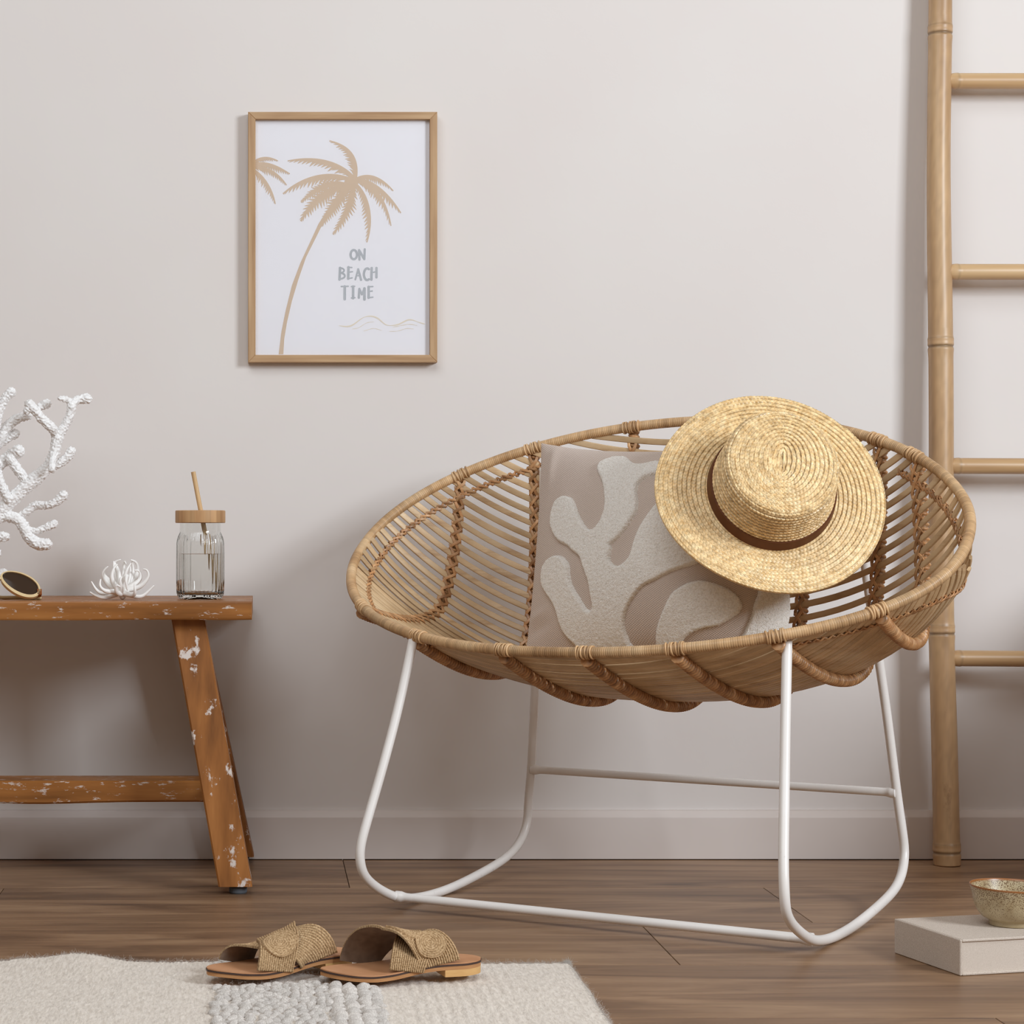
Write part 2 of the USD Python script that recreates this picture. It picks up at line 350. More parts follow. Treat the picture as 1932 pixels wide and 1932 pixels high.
def glass_materials():
    MAT['jar_glass'] = usdkit.material(stage, '/World/Looks/jar_glass', {'p': ('glass_bsdf', {'color': (0.975, 0.98, 0.975), 'roughness': 0.0, 'IOR': 1.45})}, surface='p.BSDF')
    MAT['water'] = usdkit.material(stage, '/World/Looks/water', {'p': ('glass_bsdf', {'color': (0.99, 0.99, 0.985), 'roughness': 0.0, 'IOR': 1.33})}, surface='p.BSDF')
    MAT['pane'] = usdkit.material(stage, '/World/Looks/pane', {'f': ('layer_weight', {'blend': 0.12}), 't': ('transparent_bsdf', {}), 'g': ('glossy_bsdf', {'color': (1, 1, 1), 'roughness': 0.02}), 'm': ('mix_closure', {})},
                                  [('f.fresnel', 'm.fac'), ('t.BSDF', 'm.closure1'), ('g.BSDF', 'm.closure2')], surface='m.closure')
    # speckled stoneware: olive cream glaze, brown specks that gather towards the rim, rusty lip (height primvar 'tone')
    n = {'g': ('geometry', {}), 'v': ('noise_texture', {'scale': 800.0, 'detail': 2.0}), 'w': ('noise_texture', {'scale': 45.0, 'detail': 3.0}), 'a': ('attribute', {'attribute': 'tone'}),
         's': ('math', {'math_type': 'add'}), 'k': ('math', {'math_type': 'multiply_add', 'value2': 0.20}), 'r': ('rgb_ramp', {'ramp': [(0.0, (0, 0, 0)), (0.68, (0, 0, 0)), (0.73, (0.85, 0.85, 0.85))]}),
         'wr': ('rgb_ramp', {'ramp': [(0.3, S(170, 150, 114)), (0.7, S(202, 187, 154))]}), 'x': ('mix_color', {'blend_type': 'mix', 'b': S(96, 62, 32)}),
         'lr': ('rgb_ramp', {'ramp': [(0.0, (0, 0, 0)), (0.93, (0, 0, 0)), (0.975, (1, 1, 1))]}), 'y': ('mix_color', {'blend_type': 'mix', 'b': S(150, 94, 48)}),
         'p': ('principled_bsdf', {'roughness': 0.3, 'specular_ior_level': 0.5})}
    l = [('g.position', 'v.vector'), ('g.position', 'w.vector'), ('a.fac', 'k.value1'), ('v.fac', 'k.value3'), ('k.value', 's.value1'), ('w.fac', 'wr.fac'), ('s.value', 'r.fac'), ('wr.color', 'x.a'), ('r.color', 'x.fac'),
         ('a.fac', 'lr.fac'), ('x.result', 'y.a'), ('lr.color', 'y.fac'), ('y.result', 'p.base_color')]
    n['s'][1]['value2'] = 0.0
    MAT['stoneware'] = usdkit.material(stage, '/World/Looks/stoneware', n, l, surface='p.BSDF')


glass_materials()

# ------------------------------------------------------------------ the room
obj('wall_back', rbox(-3.5, 4.5, DW, DW + 0.12, 0.0, 3.2, 0.001), 'wall_paint')
tag(stage.GetPrimAtPath('/World/wall_back'), 'plain pale pinkish white painted wall behind the chair', 'wall', kind='structure')

# floor: laminate planks in rows along the wall, each a part
floor = thing('floor', 'brown wood-effect laminate floor of wide planks', 'floor', kind='structure')
ROW, PLEN, GAP = 0.3025, 1.178, 0.0011
edges = [DW + 0.01] + [3.3725 - ROW * k for k in range(9)]
joints = [0.133, 0.775, 0.530, 1.15, 0.829, 0.95, 0.5, 1.2, 0.1]     # one butt joint of every row
obj('subfloor', rbox(-3.5, 4.5, 0.6, DW + 0.01, -0.03, -0.0072, 0.001), 'joint', floor)
for k in range(9):
    y1, y0 = edges[k], edges[k + 1]
    start = joints[k] - PLEN * math.ceil((joints[k] + 2.0) / PLEN)
    x = start
    while x < 3.2:
        obj('plank', rbox(x + GAP / 2, x + PLEN - GAP / 2, y0 + GAP / 4, y1 - GAP / 4, -0.007, 0.0, 0.0005), 'laminate', floor, smooth=False)
        x += PLEN
obj('plank', rbox(-3.5, 4.5, 0.6, edges[9] - 0.001, -0.007, 0.0, 0.0005), 'laminate', floor, smooth=False)

BASE_F = DW - 0.016
prof = Polygon([(DW + 0.002, 0.0015), (BASE_F, 0.0015), (BASE_F, 0.0705), (BASE_F + 0.0010, 0.0730), (BASE_F + 0.0075, 0.0812), (BASE_F + 0.010, 0.0826), (DW + 0.002, 0.0830)])
bm = extrude(prof, 8.0)
bv = bm.vertices
bm.vertices = np.stack([bv[:, 2] - 3.5, bv[:, 0], bv[:, 1]], 1)
obj('baseboard_back', bm, 'white_trim')
tag(stage.GetPrimAtPath('/World/baseboard_back'), 'white painted baseboard with an eased top edge along the wall', 'baseboard', kind='structure')


# ------------------------------------------------------------------ framed print
def build_print():
    t = thing('framed_print', 'framed beach poster with tan palm tree hanging on the wall', 'picture')
    yf = DW - 0.022
    x0, x1 = (468 - PX0) / FPX * yf, (825 - PX0) / FPX * yf
    z1, z0 = CAMZ - (211 - PY0) / FPX * yf, CAMZ - (683.5 - PY0) / FPX * yf
    w = 0.0125
    for nm, pts, m in (('left', [(x0, z0), (x0 + w, z0 + w), (x0 + w, z1 - w), (x0, z1)], 'oak_frame'), ('right', [(x1, z0), (x1 - w, z0 + w), (x1 - w, z1 - w), (x1, z1)], 'oak_frame'),
                       ('top', [(x0, z1), (x0 + w, z1 - w), (x1 - w, z1 - w), (x1, z1)], 'oak_frame_across'), ('bottom', [(x0, z0), (x0 + w, z0 + w), (x1 - w, z0 + w), (x1, z0)], 'oak_frame_across')):
        poly = Polygon(pts)
        inner = poly.buffer(-0.0008, join_style=2)
        a, b = np.array(poly.exterior.coords)[:4], np.array(inner.exterior.coords)[:4]
        k = [int(np.argmin(((b - q) ** 2).sum(1))) for q in a]
        pp = [(p[0], yf + 0.0008, p[1]) for p in a] + [(p[0], DW - 0.001, p[1]) for p in a] + [(b[i][0], yf, b[i][1]) for i in k]
        obj('frame_rail', hull(pp), m, t, smooth=False)
    yp = yf + 0.0095
    obj('paper', rbox(x0 + w - 0.003, x1 - w + 0.003, yp, yp + 0.002, z0 + w - 0.003, z1 - w + 0.003, 0.0002), 'paper', t, smooth=False, label='white paper of the print')

    def m_(zx, zy):     # photograph crop coordinates of the artwork -> frame plane
        return ((zx / 3.788 + 440 - PX0) / FPX * yp, CAMZ - (zy / 3.788 + 190 - PY0) / FPX * yp)

    def flat(poly, name, matl, thick=0.0003, **kw):
        e = extrude(poly, thick)
        v = e.vertices
        e.vertices = np.stack([v[:, 0], yp - v[:, 2], v[:, 1]], 1)
        e.faces = e.faces[:, ::-1]
        obj(name, e, matl, t, smooth=False, **kw)

    def frond(p0, p1, p2, p3, w_, side, teeth=17, both=False):
        s = np.linspace(0, 1, 60)[:, None]
        B = lambda s: (1 - s) ** 3 * np.array(p0) + 3 * s * (1 - s) ** 2 * np.array(p1) + 3 * s * s * (1 - s) * np.array(p2) + s ** 3 * np.array(p3)

        def off(s, o):
            d = (B(s + 1e-3) - B(s - 1e-3))
            d /= np.linalg.norm(d, axis=1, keepdims=True)
            return B(s) + side * np.stack([-d[:, 1], d[:, 0]], 1) * o
        wd = lambda s: w_ * np.clip(np.sin(np.pi * np.clip(s * 0.93 + 0.07, 0, 1) ** 0.75), 0.02, 1)
        up = off(s, -0.22 * wd(s)) if not both else None
        rows = []
        for k in range(teeth):
            a0 = k / teeth
            sa, sb = np.array([[a0]]), np.array([[min(a0 + 1.7 / teeth, 1.0)]])
            rows += [off(sa, 0.30 * wd(sa)), off(sb, (0.85 + 0.40 * random.random()) * wd(sa))]
        low = np.vstack(rows)
        if both:
            rows = []
            for k in range(teeth):
                a0 = k / teeth
                sa, sb = np.array([[a0]]), np.array([[min(a0 + 1.7 / teeth, 1.0)]])
                rows += [off(sa, -0.22 * wd(sa)), off(sb, -(0.6 + 0.40 * random.random()) * wd(sa))]
            up = np.vstack(rows)
        return Polygon(np.vstack([up, np.array([p3]), low[::-1]])).buffer(0).buffer(1.2)
    fr = [frond((876, 572), (890, 430), (850, 330), (690, 284), 52, -1), frond((862, 545), (740, 430), (560, 400), (390, 428), 52, -1), frond((845, 560), (660, 500), (480, 560), (355, 662), 55, -1),
          frond((800, 590), (650, 580), (560, 650), (485, 725), 42, -1, both=True), frond((810, 600), (660, 640), (540, 740), (485, 860), 58, -1, both=True), frond((830, 610), (740, 720), (680, 800), (628, 895), 60, -1, both=True),
          frond((860, 590), (850, 720), (800, 830), (715, 955), 50, -1, both=True), frond((876, 590), (970, 690), (1000, 860), (958, 1012), 46, 1), frond((890, 575), (1000, 600), (1090, 700), (1130, 893), 44, 1),
          frond((880, 560), (1000, 575), (1110, 670), (1200, 800), 52, 1), frond((878, 556), (960, 520), (1050, 540), (1145, 642), 38, 1)]
    trunk = Polygon([(325, 1812), (345, 1650), (375, 1500), (420, 1320), (480, 1160), (550, 1010), (610, 880), (680, 770), (770, 640), (830, 560), (880, 560), (860, 610), (800, 660), (720, 770), (650, 860), (580, 1000), (520, 1120), (465, 1280), (420, 1430), (385, 1580), (365, 1700), (358, 1812)])
    crown = Polygon([(800, 560), (830, 535), (880, 545), (905, 575), (880, 615), (830, 620), (790, 600)])
    clip = box(158, 130, 1408, 1812)
    mp = lambda g: shapely.transform(g, lambda c: np.array([m_(*q) for q in c]))
    flat(mp(unary_union(fr + [trunk, crown]).intersection(clip)), 'palm_tree', 'print_tan')
    fr2 = [frond((130, 452), (190, 395), (260, 400), (320, 428), 26, 1, 14), frond((130, 455), (240, 430), (330, 480), (405, 520), 40, 1, 16), frond((130, 470), (250, 470), (330, 530), (383, 602), 34, 1, 16), frond((130, 480), (220, 540), (280, 640), (303, 737), 36, 1, 16)]
    flat(mp(unary_union(fr2).intersection(clip)), 'palm_tree', 'print_tan')

    def strokes(ls, w_):
        return unary_union([LineString(l_).buffer(w_ * k, cap_style=1) for l_, k in ls])
    th = np.linspace(0, 2 * np.pi, 24)
    O = [(862 + 23 * math.cos(a) - 4 * math.sin(a) * 0, 1100 + 33 * math.sin(a)) for a in th]
    bow = lambda cx, cy, rx, ry, a0, a1: [(cx + rx * math.cos(a), cy + ry * math.sin(a)) for a in np.radians(np.linspace(a0, a1, 12))]
    L = [(O, 1.0), ([(903, 1135), (900, 1068)], 1.0), ([(901, 1070), (936, 1130)], 1.0), ([(937, 1132), (940, 1062)], 1.0),
         ([(760, 1278), (764, 1195)], 1.1), (bow(766, 1213, 27, 17, -90, 90), 0.7), (bow(764, 1252, 34, 21, -90, 90), 0.8),
         ([(822, 1272), (824, 1190)], 1.1), ([(818, 1190), (848, 1192)], 0.6), ([(824, 1226), (852, 1222)], 0.6), ([(822, 1272), (850, 1266)], 0.6),
         ([(873, 1278), (893, 1205)], 0.75), ([(893, 1205), (914, 1280)], 1.0), ([(880, 1252), (906, 1250)], 0.5),
         (bow(958, 1240, 24, 42, 60, 300), 1.0), ([(988, 1278), (990, 1196)], 1.1), ([(1024, 1262), (1024, 1196)], 1.1), ([(990, 1230), (1024, 1220)], 0.6),
         ([(772, 1328), (822, 1326)], 0.6), ([(797, 1418), (797, 1328)], 1.2), ([(845, 1328), (868, 1326)], 0.6), ([(857, 1412), (857, 1328)], 1.1), ([(845, 1410), (870, 1408)], 0.6),
         ([(898, 1408), (902, 1345)], 1.0), ([(902, 1345), (920, 1385)], 0.9), ([(920, 1385), (938, 1342)], 0.9), ([(938, 1342), (938, 1420)], 1.2),
         ([(968, 1408), (968, 1330)], 1.1), ([(964, 1330), (998, 1328)], 0.6), ([(968, 1364), (994, 1360)], 0.6), ([(966, 1408), (998, 1404)], 0.6)]
    flat(mp(strokes(L, 8.0)), 'lettering', 'print_grey', label='grey hand-painted words ON BEACH TIME')

    def wave(pts, w_):
        q = spline(pts, 60)
        ws = w_ * (0.25 + 0.75 * np.abs(np.sin(np.linspace(0, 3.3 * np.pi, 60)))) * np.minimum(1, 12 * np.sin(np.linspace(0.02, np.pi - 0.02, 60)))
        return Polygon(np.vstack([q + np.c_[0 * ws, ws], (q - np.c_[0 * ws, ws])[::-1]])).buffer(0.6)
    W = [wave([(755, 1607), (830, 1612), (880, 1585), (930, 1550), (985, 1540), (1040, 1560), (1090, 1600), (1140, 1606), (1190, 1595), (1240, 1570), (1280, 1567), (1330, 1585), (1370, 1596)], 5),
         wave([(850, 1632), (900, 1620), (950, 1590), (1005, 1580)], 1.4), wave([(1140, 1618), (1200, 1607), (1260, 1597), (1315, 1607)], 1.8), wave([(930, 1647), (970, 1635), (1005, 1628), (1060, 1642)], 1.4), wave([(1115, 1648), (1180, 1645), (1240, 1628), (1290, 1632)], 1.4)]
    flat(mp(unary_union(W)), 'wave_line', 'print_sand')
    obj('glass_pane', rbox(x0 + w - 0.003, x1 - w + 0.003, yf + 0.006, yf + 0.0075, z0 + w - 0.003, z1 - w + 0.003, 0.0002), 'pane', t, smooth=False)


build_print()


# ------------------------------------------------------------------ bench
def build_bench():
    t = thing('bench', 'orange-brown wooden bench with flaking white paint against the wall', 'bench')
    zt = 0.4455
    yb, yf = 3.655, 3.33
    xr, xl = -0.0187, -1.20
    th = 0.0285
    nx = 60
    # seat slab with a slightly uneven worn edge
    xs = np.linspace(xl, xr, nx)
    sec = [(yf + 0.003, 0.0), (yf, 0.004), (yf, th - 0.003), (yf + 0.0025, th), (yb - 0.003, th), (yb, th - 0.003), (yb, 0.003), (yb - 0.003, 0)]
    V = []
    for i, x in enumerate(xs):
        for k, (y, z) in enumerate(sec):
            j = 0.0007 * (meshkit.noise(np.array([[x * 18, k * 3.1, 2.0]]))[0] - 0.5) * 2
            V.append((x, y + j * (1 if k < 4 else 0), zt - th + z + (0 if k in (3, 4) else j)))
    V = np.array(V)
    f = grid_faces(nx, 8, False, True)
    cap = np.array([[0, k, k + 1] for k in range(1, 7)])
    obj('seat', (V, np.vstack([f[:, ::-1], cap, ((nx - 1) * 8 + cap)[:, ::-1]])), 'bench_wood', t, smooth=30)

    def leg(x_top, x_bot, y_top, y_bot, w, d, name='leg'):
        zt_, zb_ = zt - th, 0.0125
        c = []
        for z, x, y in ((zt_, x_top, y_top), (zb_, x_bot, y_bot)):
            for ux, uy in ((-1, -1), (1, -1), (1, 1), (-1, 1)):
                for bx, by in ((0.0025, 0), (0, 0.0025)):
                    c.append((x + ux * (w / 2 - bx), y + uy * (d / 2 - by), z))
        l_ = obj(name, hull(c), 'bench_leg_wood', t, smooth=30)
        yy = y_bot
        obj('foot_pad', lathe([(0, 0), (0.0125, 0), (0.0138, 0.002), (0.0138, 0.009), (0.0115, 0.0105), (0.0115, 0.0129), (0, 0.0129)], 24, (x_bot + 0.004, yy, 0)), 'rubber', l_, label='grey rubber foot pad')
    w = 0.0515
    dl = 0.044
    xt = (354.5 - PX0) / FPX * 3.36
    xb = (444 - PX0) / FPX * 3.30
    leg(xt, xb, 3.385, 3.325, w, dl)
    leg(xt - 0.010, xb + 0.001, 3.600, 3.632, w, dl)
    XL = -1.20 - (xt - xr) * 1.0
    leg(-1.20 + (xr - xt), -1.20 + (xr - xb), 3.385, 3.325, w, dl)
    leg(-1.20 + (xr - xt), -1.20 + (xr - xb), 3.600, 3.632, w, dl)
    # long stretcher between the two leg pairs, and the short rail inside each pair
    xm = xt + (xb - xt) * 0.70
    n = 40
    xs = np.linspace(-1.20 + (xr - xm), xm - 0.004, n)
    V = []
    for x in xs:
        sag = 0.0035 * math.exp(-((x + 0.36) / 0.10) ** 2)
        for y, z in ((3.453, 0.1235 - sag), (3.450, 0.1265 - sag), (3.450, 0.1545), (3.453, 0.157), (3.527, 0.157), (3.53, 0.1545), (3.53, 0.1265), (3.527, 0.1235)):
            V.append((x, y, z))
    f = grid_faces(n, 8, False, True)
    cap = np.array([[0, k, k + 1] for k in range(1, 7)])
    obj('stretcher', (np.array(V), np.vstack([f[:, ::-1], cap, ((n - 1) * 8 + cap)[:, ::-1]])), 'bench_wood', t, smooth=30)
    for sx in (xm, -1.20 + (xr - xm)):
        obj('side_rail', rbox(sx - 0.016, sx + 0.016, 3.352, 3.612, 0.126, 0.156, 0.002), 'bench_leg_wood', t, smooth=False)
    return zt


ZB = build_bench()


# ------------------------------------------------------------------ jar, straw
def build_jar():
    t = thing('glass_jar', 'ribbed glass jar of water with round wooden lid on the bench', 'jar')
    d = 3.455
    c = P(378, 1130, d)
    c[2] = ZB
    s = d / FPX
    R = 45.5 * s
    hz = 0.1205
    # outer and inner profile; vertical flutes
    zo = np.array([0.0, 0.0008, 0.004, 0.010, 0.02, 0.05, 0.075, 0.088, 0.096, 0.102, 0.106, 0.109, hz + 0.004])
    ro = np.array([0.78, 0.86, 0.945, 0.985, 1.0, 1.0, 0.998, 0.992, 0.965, 0.90, 0.855, 0.845, 0.845]) * R
    zi = np.array([hz + 0.004, 0.109, 0.105, 0.100, 0.092, 0.085, 0.06, 0.03, 0.013, 0.008, 0.006])
    ri = np.array([0.795, 0.795, 0.81, 0.865, 0.925, 0.943, 0.95, 0.95, 0.90, 0.78, 0.40]) * R
    N = 216

    def up(r, z, n):
        tt = np.concatenate([[0], np.cumsum(np.hypot(np.diff(r), np.diff(z)))])
        q = np.linspace(0, tt[-1], n)
        return np.interp(q, tt, r), np.interp(q, tt, z)
    ro2, zo2 = up(ro, zo, 60)
    ri2, zi2 = up(ri, zi, 50)
    th = np.arange(N) * 2 * np.pi / N
    rows = [(np.zeros(N), np.zeros(N) + 0.0015)]
    for r, z in zip(ro2, zo2):
        a = np.clip((z - 0.003) / 0.01, 0, 1) * np.clip((0.1065 - z) / 0.006, 0, 1)
        rows.append((r - 0.0011 * a * (0.5 + 0.5 * np.cos(36 * th)) * (r > 0), np.full(N, z)))
    for r, z in zip(ri2, zi2):
        rows.append((np.full(N, r), np.full(N, z)))
    rows.append((np.zeros(N), np.full(N, 0.006)))
    V = np.array([np.stack([r * np.cos(th), r * np.sin(th), z], 1) for r, z in rows]).reshape(-1, 3) + c
    obj('glass_body', (V, grid_faces(len(rows), N, False, True)[:, ::-1]), 'jar_glass', t, smooth=True, label='clear fluted glass body')
    zw = CAMZ - (1044.5 - PY0) * s - ZB
    wl = []
    for z in np.linspace(0.0068, zw, 30):
        wl.append((np.interp(z, zi[::-1], ri[::-1]) - 0.0003, z))
    prof = [(0, 0.0068)] + wl[:-1] + [(wl[-1][0], zw), (wl[-1][0] - 0.0006, zw), (wl[-1][0] - 0.002, zw - 0.0005), (0, zw - 0.0006)]
    obj('water', lathe(prof, 96, c), 'water', t, smooth=40, label='clear water filling the lower half of the jar')
    # lid of glued bamboo strips
    zl0, zl1 = 0.1212, CAMZ - (963 - PY0) * s - ZB
    rl = 47.3 * s
    pr = [(0.0, zl0), (rl - 0.001, zl0), (rl, zl0 + 0.001), (rl, (zl0 + zl1) / 2), (rl, zl1 - 0.0015), (rl - 0.0005, zl1 - 0.0005), (rl - 0.0015, zl1), (0.0, zl1)]
    v, f = lathe(pr, 180, c)
    strip = np.floor((v[:, 0] - c[0] + 0.05) / 0.0085).astype(int)
    tone = np.random.default_rng(3).random(40)[strip]
    obj('lid', (v, f), 'lid_wood', t, tone=tone, label='round bamboo screw lid')
    st = thing('drinking_straw', 'thin bamboo drinking straw standing in the glass jar', 'straw')
    a, b = P(364.5, 890, d - 0.002), P(409, 1120, d + 0.006)
    r = 0.0037
    k = np.linspace(0, 1, 30)[:, None]
    path = a + (b - a) * k
    ov, of = tube(path, np.full(30, r), 20, caps=False)
    iv, if_ = tube(path, np.full(30, r * 0.72), 20, caps=False)
    n = len(ov)
    j = np.arange(20)
    j2 = (j + 1) % 20
    e = 29 * 20
    rim0 = np.vstack([np.stack([j, j2, n + j2], 1), np.stack([j, n + j2, n + j], 1)])
    rim1 = np.vstack([np.stack([e + j, n + e + j2, e + j2], 1), np.stack([e + j, n + e + j, n + e + j2], 1)])
    obj('tube', (np.vstack([ov, iv]), np.vstack([of, if_[:, ::-1] + n, rim0, rim1])), 'straw_bamboo', st, smooth=40)


build_jar()


# ------------------------------------------------------------------ coral ornaments
def metatube(branches, pitch, bump, bs, seed, smooth_n=6, sides=10):
    """Branches [(points, radii)] as hulls of neighbouring spheres joined into one skin, then roughened."""
    import manifold3d
    parts = []
    for pts, rad in branches:
        p = spline(pts, max(4, 4 * len(pts)))
        r = np.interp(np.linspace(0, 1, len(p)), np.linspace(0, 1, len(rad)), rad)
        parts += [manifold3d.Manifold.batch_hull([manifold3d.Manifold.sphere(float(r[i]), sides).translate(tuple(map(float, p[i]))), manifold3d.Manifold.sphere(float(r[i + 1]), sides).translate(tuple(map(float, p[i + 1])))]) for i in range(len(p) - 1)]
    m = manifold3d.Manifold.batch_boolean(parts, manifold3d.OpType.Add).refine_to_length(pitch)
    v, f, _ = meshkit.arrays(m)
    tm = trimesh.Trimesh(v, f, process=True)
    ed = tm.edges_unique
    cnt = np.bincount(ed.ravel(), minlength=len(tm.vertices))[:, None]
    x = np.array(tm.vertices)
    for k in range(2 * smooth_n):
        acc = np.zeros_like(x)
        np.add.at(acc, ed[:, 0], x[ed[:, 1]])
        np.add.at(acc, ed[:, 1], x[ed[:, 0]])
        d_ = np.where(cnt > 0, acc / np.maximum(cnt, 1) - x, 0)
        x = x + (0.5 if k % 2 == 0 else -0.51) * d_
    tm.vertices = x
    if bump:
        nz = meshkit.fbm(tm.vertices * bs, 3, seed)
        tm.vertices = tm.vertices + tm.vertex_normals * ((nz - 0.5) * 2 * bump)[:, None]
    return tm


def build_coral():
    Z = lambda zx, zy, dd=0.0: P(zx / 5.68, 720 + zy / 5.68, 3.50 + dd)
    s = 3.5 / FPX
    B = []

    def br(pts, *r):
        B.append(([Z(*p) for p in pts], [1.18 * q * s / 5.68 for q in r]))
    # trunk and limbs left of the frame's edge
    br([(-420, 2310, 0), (-400, 2000, 0), (-330, 1750, 0), (-150, 1560, 0), (20, 1440, 0)], 95, 80, 70, 58, 52)
    br([(-330, 1750, 0), (-420, 1300, .01), (-350, 900, .02), (-250, 600, .02)], 62, 54, 46, 40)
    br([(-400, 1500, 0), (-600, 1250, -.02), (-760, 1000, -.02), (-800, 700, -.02)], 60, 52, 46, 38)
    br([(-600, 1250, -.02), (-850, 1180, -.03), (-1020, 1050, -.03)], 46, 42, 36)
    br([(-420, 1300, .01), (-560, 900, .03), (-600, 500, .03), (-520, 250, .03)], 48, 44, 40, 36)
    # the spray that shows
    br([(0, 1400, 0), (150, 1240, 0), (330, 1080, 0), (470, 960, 0), (550, 850, 0), (600, 690, 0), (620, 600, 0)], 62, 66, 62, 66, 50, 50, 55)
    br([(620, 600, 0), (690, 480, 0), (760, 330, 0), (770, 250, 0), (850, 190, .01), (935, 185, .01)], 46, 42, 40, 42, 38, 46)
    br([(770, 250, 0), (730, 200, 0), (640, 178, -.01)], 34, 30, 20)
    br([(590, 560, 0), (560, 500, -.01), (480, 430, -.015), (390, 330, -.02), (320, 250, -.02)], 42, 44, 44, 40, 50)
    br([(330, 270, -.02), (300, 300, -.02), (285, 320, -.02)], 44, 40, 34)
    br([(400, 300, .015), (450, 255, .02), (495, 240, .02)], 26, 36, 46)
    br([(-60, 640, .02), (60, 500, .02), (180, 400, .015), (300, 365, .01)], 60, 52, 44, 40)
    br([(-150, 760, .03), (0, 660, .03), (100, 590, .03), (160, 560, .03)], 44, 46, 42, 44)
    br([(-120, 960, .01), (0, 880, .01), (90, 810, .01), (200, 745, 0)], 60, 56, 54, 60)
    br([(110, 830, 0), (170, 920, 0), (240, 1010, 0), (290, 1070, 0)], 48, 44, 44, 44)
    br([(-350, 900, .02), (-100, 700, .02), (20, 560, .02)], 50, 56, 56)
    br([(-60, 560, .0), (-10, 330, 0), (40, 200, 0), (120, 110, 0)], 46, 40, 44, 46)
    br([(580, 760, 0), (560, 850, -.02), (555, 940, -.03)], 34, 30, 34)
    br([(540, 920, .01), (640, 870, .01), (730, 800, .01), (760, 745, .01)], 44, 42, 42, 44)
    br([(-330, 1750, 0), (-200, 1500, -.01), (-60, 1440, 0), (60, 1440, 0), (180, 1470, 0), (260, 1570, 0), (330, 1690, 0), (420, 1740, 0), (500, 1740, 0)], 60, 56, 52, 50, 52, 52, 52, 58, 52)
    br([(200, 1440, 0), (290, 1390, 0), (380, 1330, 0), (540, 1320, -.01), (640, 1255, -.01), (675, 1220, -.01)], 26, 34, 40, 32, 36, 46)
    br([(270, 1560, 0), (370, 1600, 0), (480, 1570, 0), (580, 1525, 0)], 26, 30, 32, 38)
    br([(90, 1260, -.01), (20, 1120, -.01), (-30, 980, -.01)], 44, 44, 44)
    br([(-300, 1760, -.02), (-150, 1690, -.02), (50, 1660, -.02)], 46, 44, 46)
    br([(-360, 1930, -.01), (-180, 1880, -.015), (-30, 1840, -.02)], 42, 40, 40)
    br([(-380, 2050, .01), (-180, 2080, .02), (40, 2060, .03)], 42, 44, 50)
    br([(-395, 2180, -.01), (-250, 2230, -.02), (-60, 2200, -.02)], 40, 40, 40)
    t = thing('coral_sculpture', 'large white branching coral sculpture at the left end of the bench', 'coral')
    tm = metatube(B, 0.0016, 0.0030, 400, 3, 1, 9)
    v = np.array(tm.vertices)
    v[:, 2] = np.maximum(v[:, 2], ZB + 0.0004)
    tm.vertices = v
    obj('branches', tm, 'coral_white', t, smooth=True)
    bc = Z(-420, 2310, 0)
    bc[2] = ZB
    prof = [(0, 0), (0.042, 0), (0.044, 0.004), (0.038, 0.014), (0.026, 0.024), (0.018, 0.034), (0, 0.036)]
    v, f = lathe(prof, 40, bc)
    v = v + np.r_[0, 0, 0] + (meshkit.fbm(v * 60, 3, 9)[:, None] - 0.5) * np.array([0.008, 0.008, 0.004])
    v[:, 2] = np.maximum(v[:, 2], ZB)
    obj('base', (v, f), 'coral_white', t, smooth=True)

    # small spiky ornament
    t = thing('coral_ornament', 'small white ornament with curling anemone-like arms beside the glass jar', 'ornament')
    d0 = 3.42
    Q = lambda zx, zy, dd=0.0: P(150 + zx / 12.075, 1040 + zy / 12.075, d0 + dd)
    s = d0 / FPX / 12.075
    arms = [[(900, 1000, 0), (700, 1080, 0), (500, 1095, -.004), (350, 1050, -.006), (245, 985, -.008)], [(880, 980, 0), (650, 1000, .004), (480, 1000, .006), (350, 880, .008), (275, 750, .008)],
            [(900, 970, -.004), (700, 970, -.014), (560, 940, -.02), (470, 840, -.02), (480, 700, -.018)], [(880, 900, 0), (720, 860, .006), (600, 740, .01), (530, 560, .01), (640, 405, .008)],
            [(880, 880, .006), (700, 740, .014), (590, 630, .016), (550, 540, .016), (600, 430, .014)], [(900, 900, -.002), (780, 780, -.006), (735, 620, -.008), (790, 430, -.006), (860, 355, -.004)],
            [(930, 880, .004), (850, 700, .01), (790, 480, .012), (775, 290, .012)], [(930, 860, .004), (900, 620, .008), (840, 400, .012), (800, 310, .014), (930, 245, .012)],
            [(980, 880, .012), (1000, 640, .02), (1010, 440, .024), (1030, 290, .022), (1055, 330, .018)], [(960, 920, -.004), (1020, 680, -.012), (1080, 480, -.014), (1170, 330, -.01)],
            [(1020, 900, 0), (1080, 620, -.012), (1060, 700, -.02), (1090, 930, -.02)], [(1020, 880, .004), (1130, 680, .01), (1160, 480, .012), (1150, 390, .012)], [(1040, 880, .01), (1190, 660, .016), (1220, 440, .018), (1200, 300, .016)],
            [(1060, 880, .008), (1250, 700, .018), (1330, 460, .02), (1280, 300, .016), (1175, 250, .012)], [(1060, 900, .002), (1280, 780, .004), (1390, 640, .006), (1350, 500, .004), (1265, 485, .002)],
            [(1060, 920, .0), (1340, 870, -.002), (1500, 740, -.003), (1570, 600, -.003), (1530, 480, -.003), (1460, 460, -.002)], [(1030, 980, -.004), (1200, 1060, -.01), (1400, 1080, -.012), (1550, 980, -.012), (1690, 840, -.012)],
            [(940, 1020, -.006), (840, 960, -.02), (850, 830, -.026), (920, 860, -.026)], [(1020, 1000, -.006), (1240, 1040, -.02), (1265, 940, -.026), (1255, 800, -.024)], [(960, 960, -.008), (930, 800, -.018), (930, 700, -.02), (960, 640, -.018)]]
    Bs = []
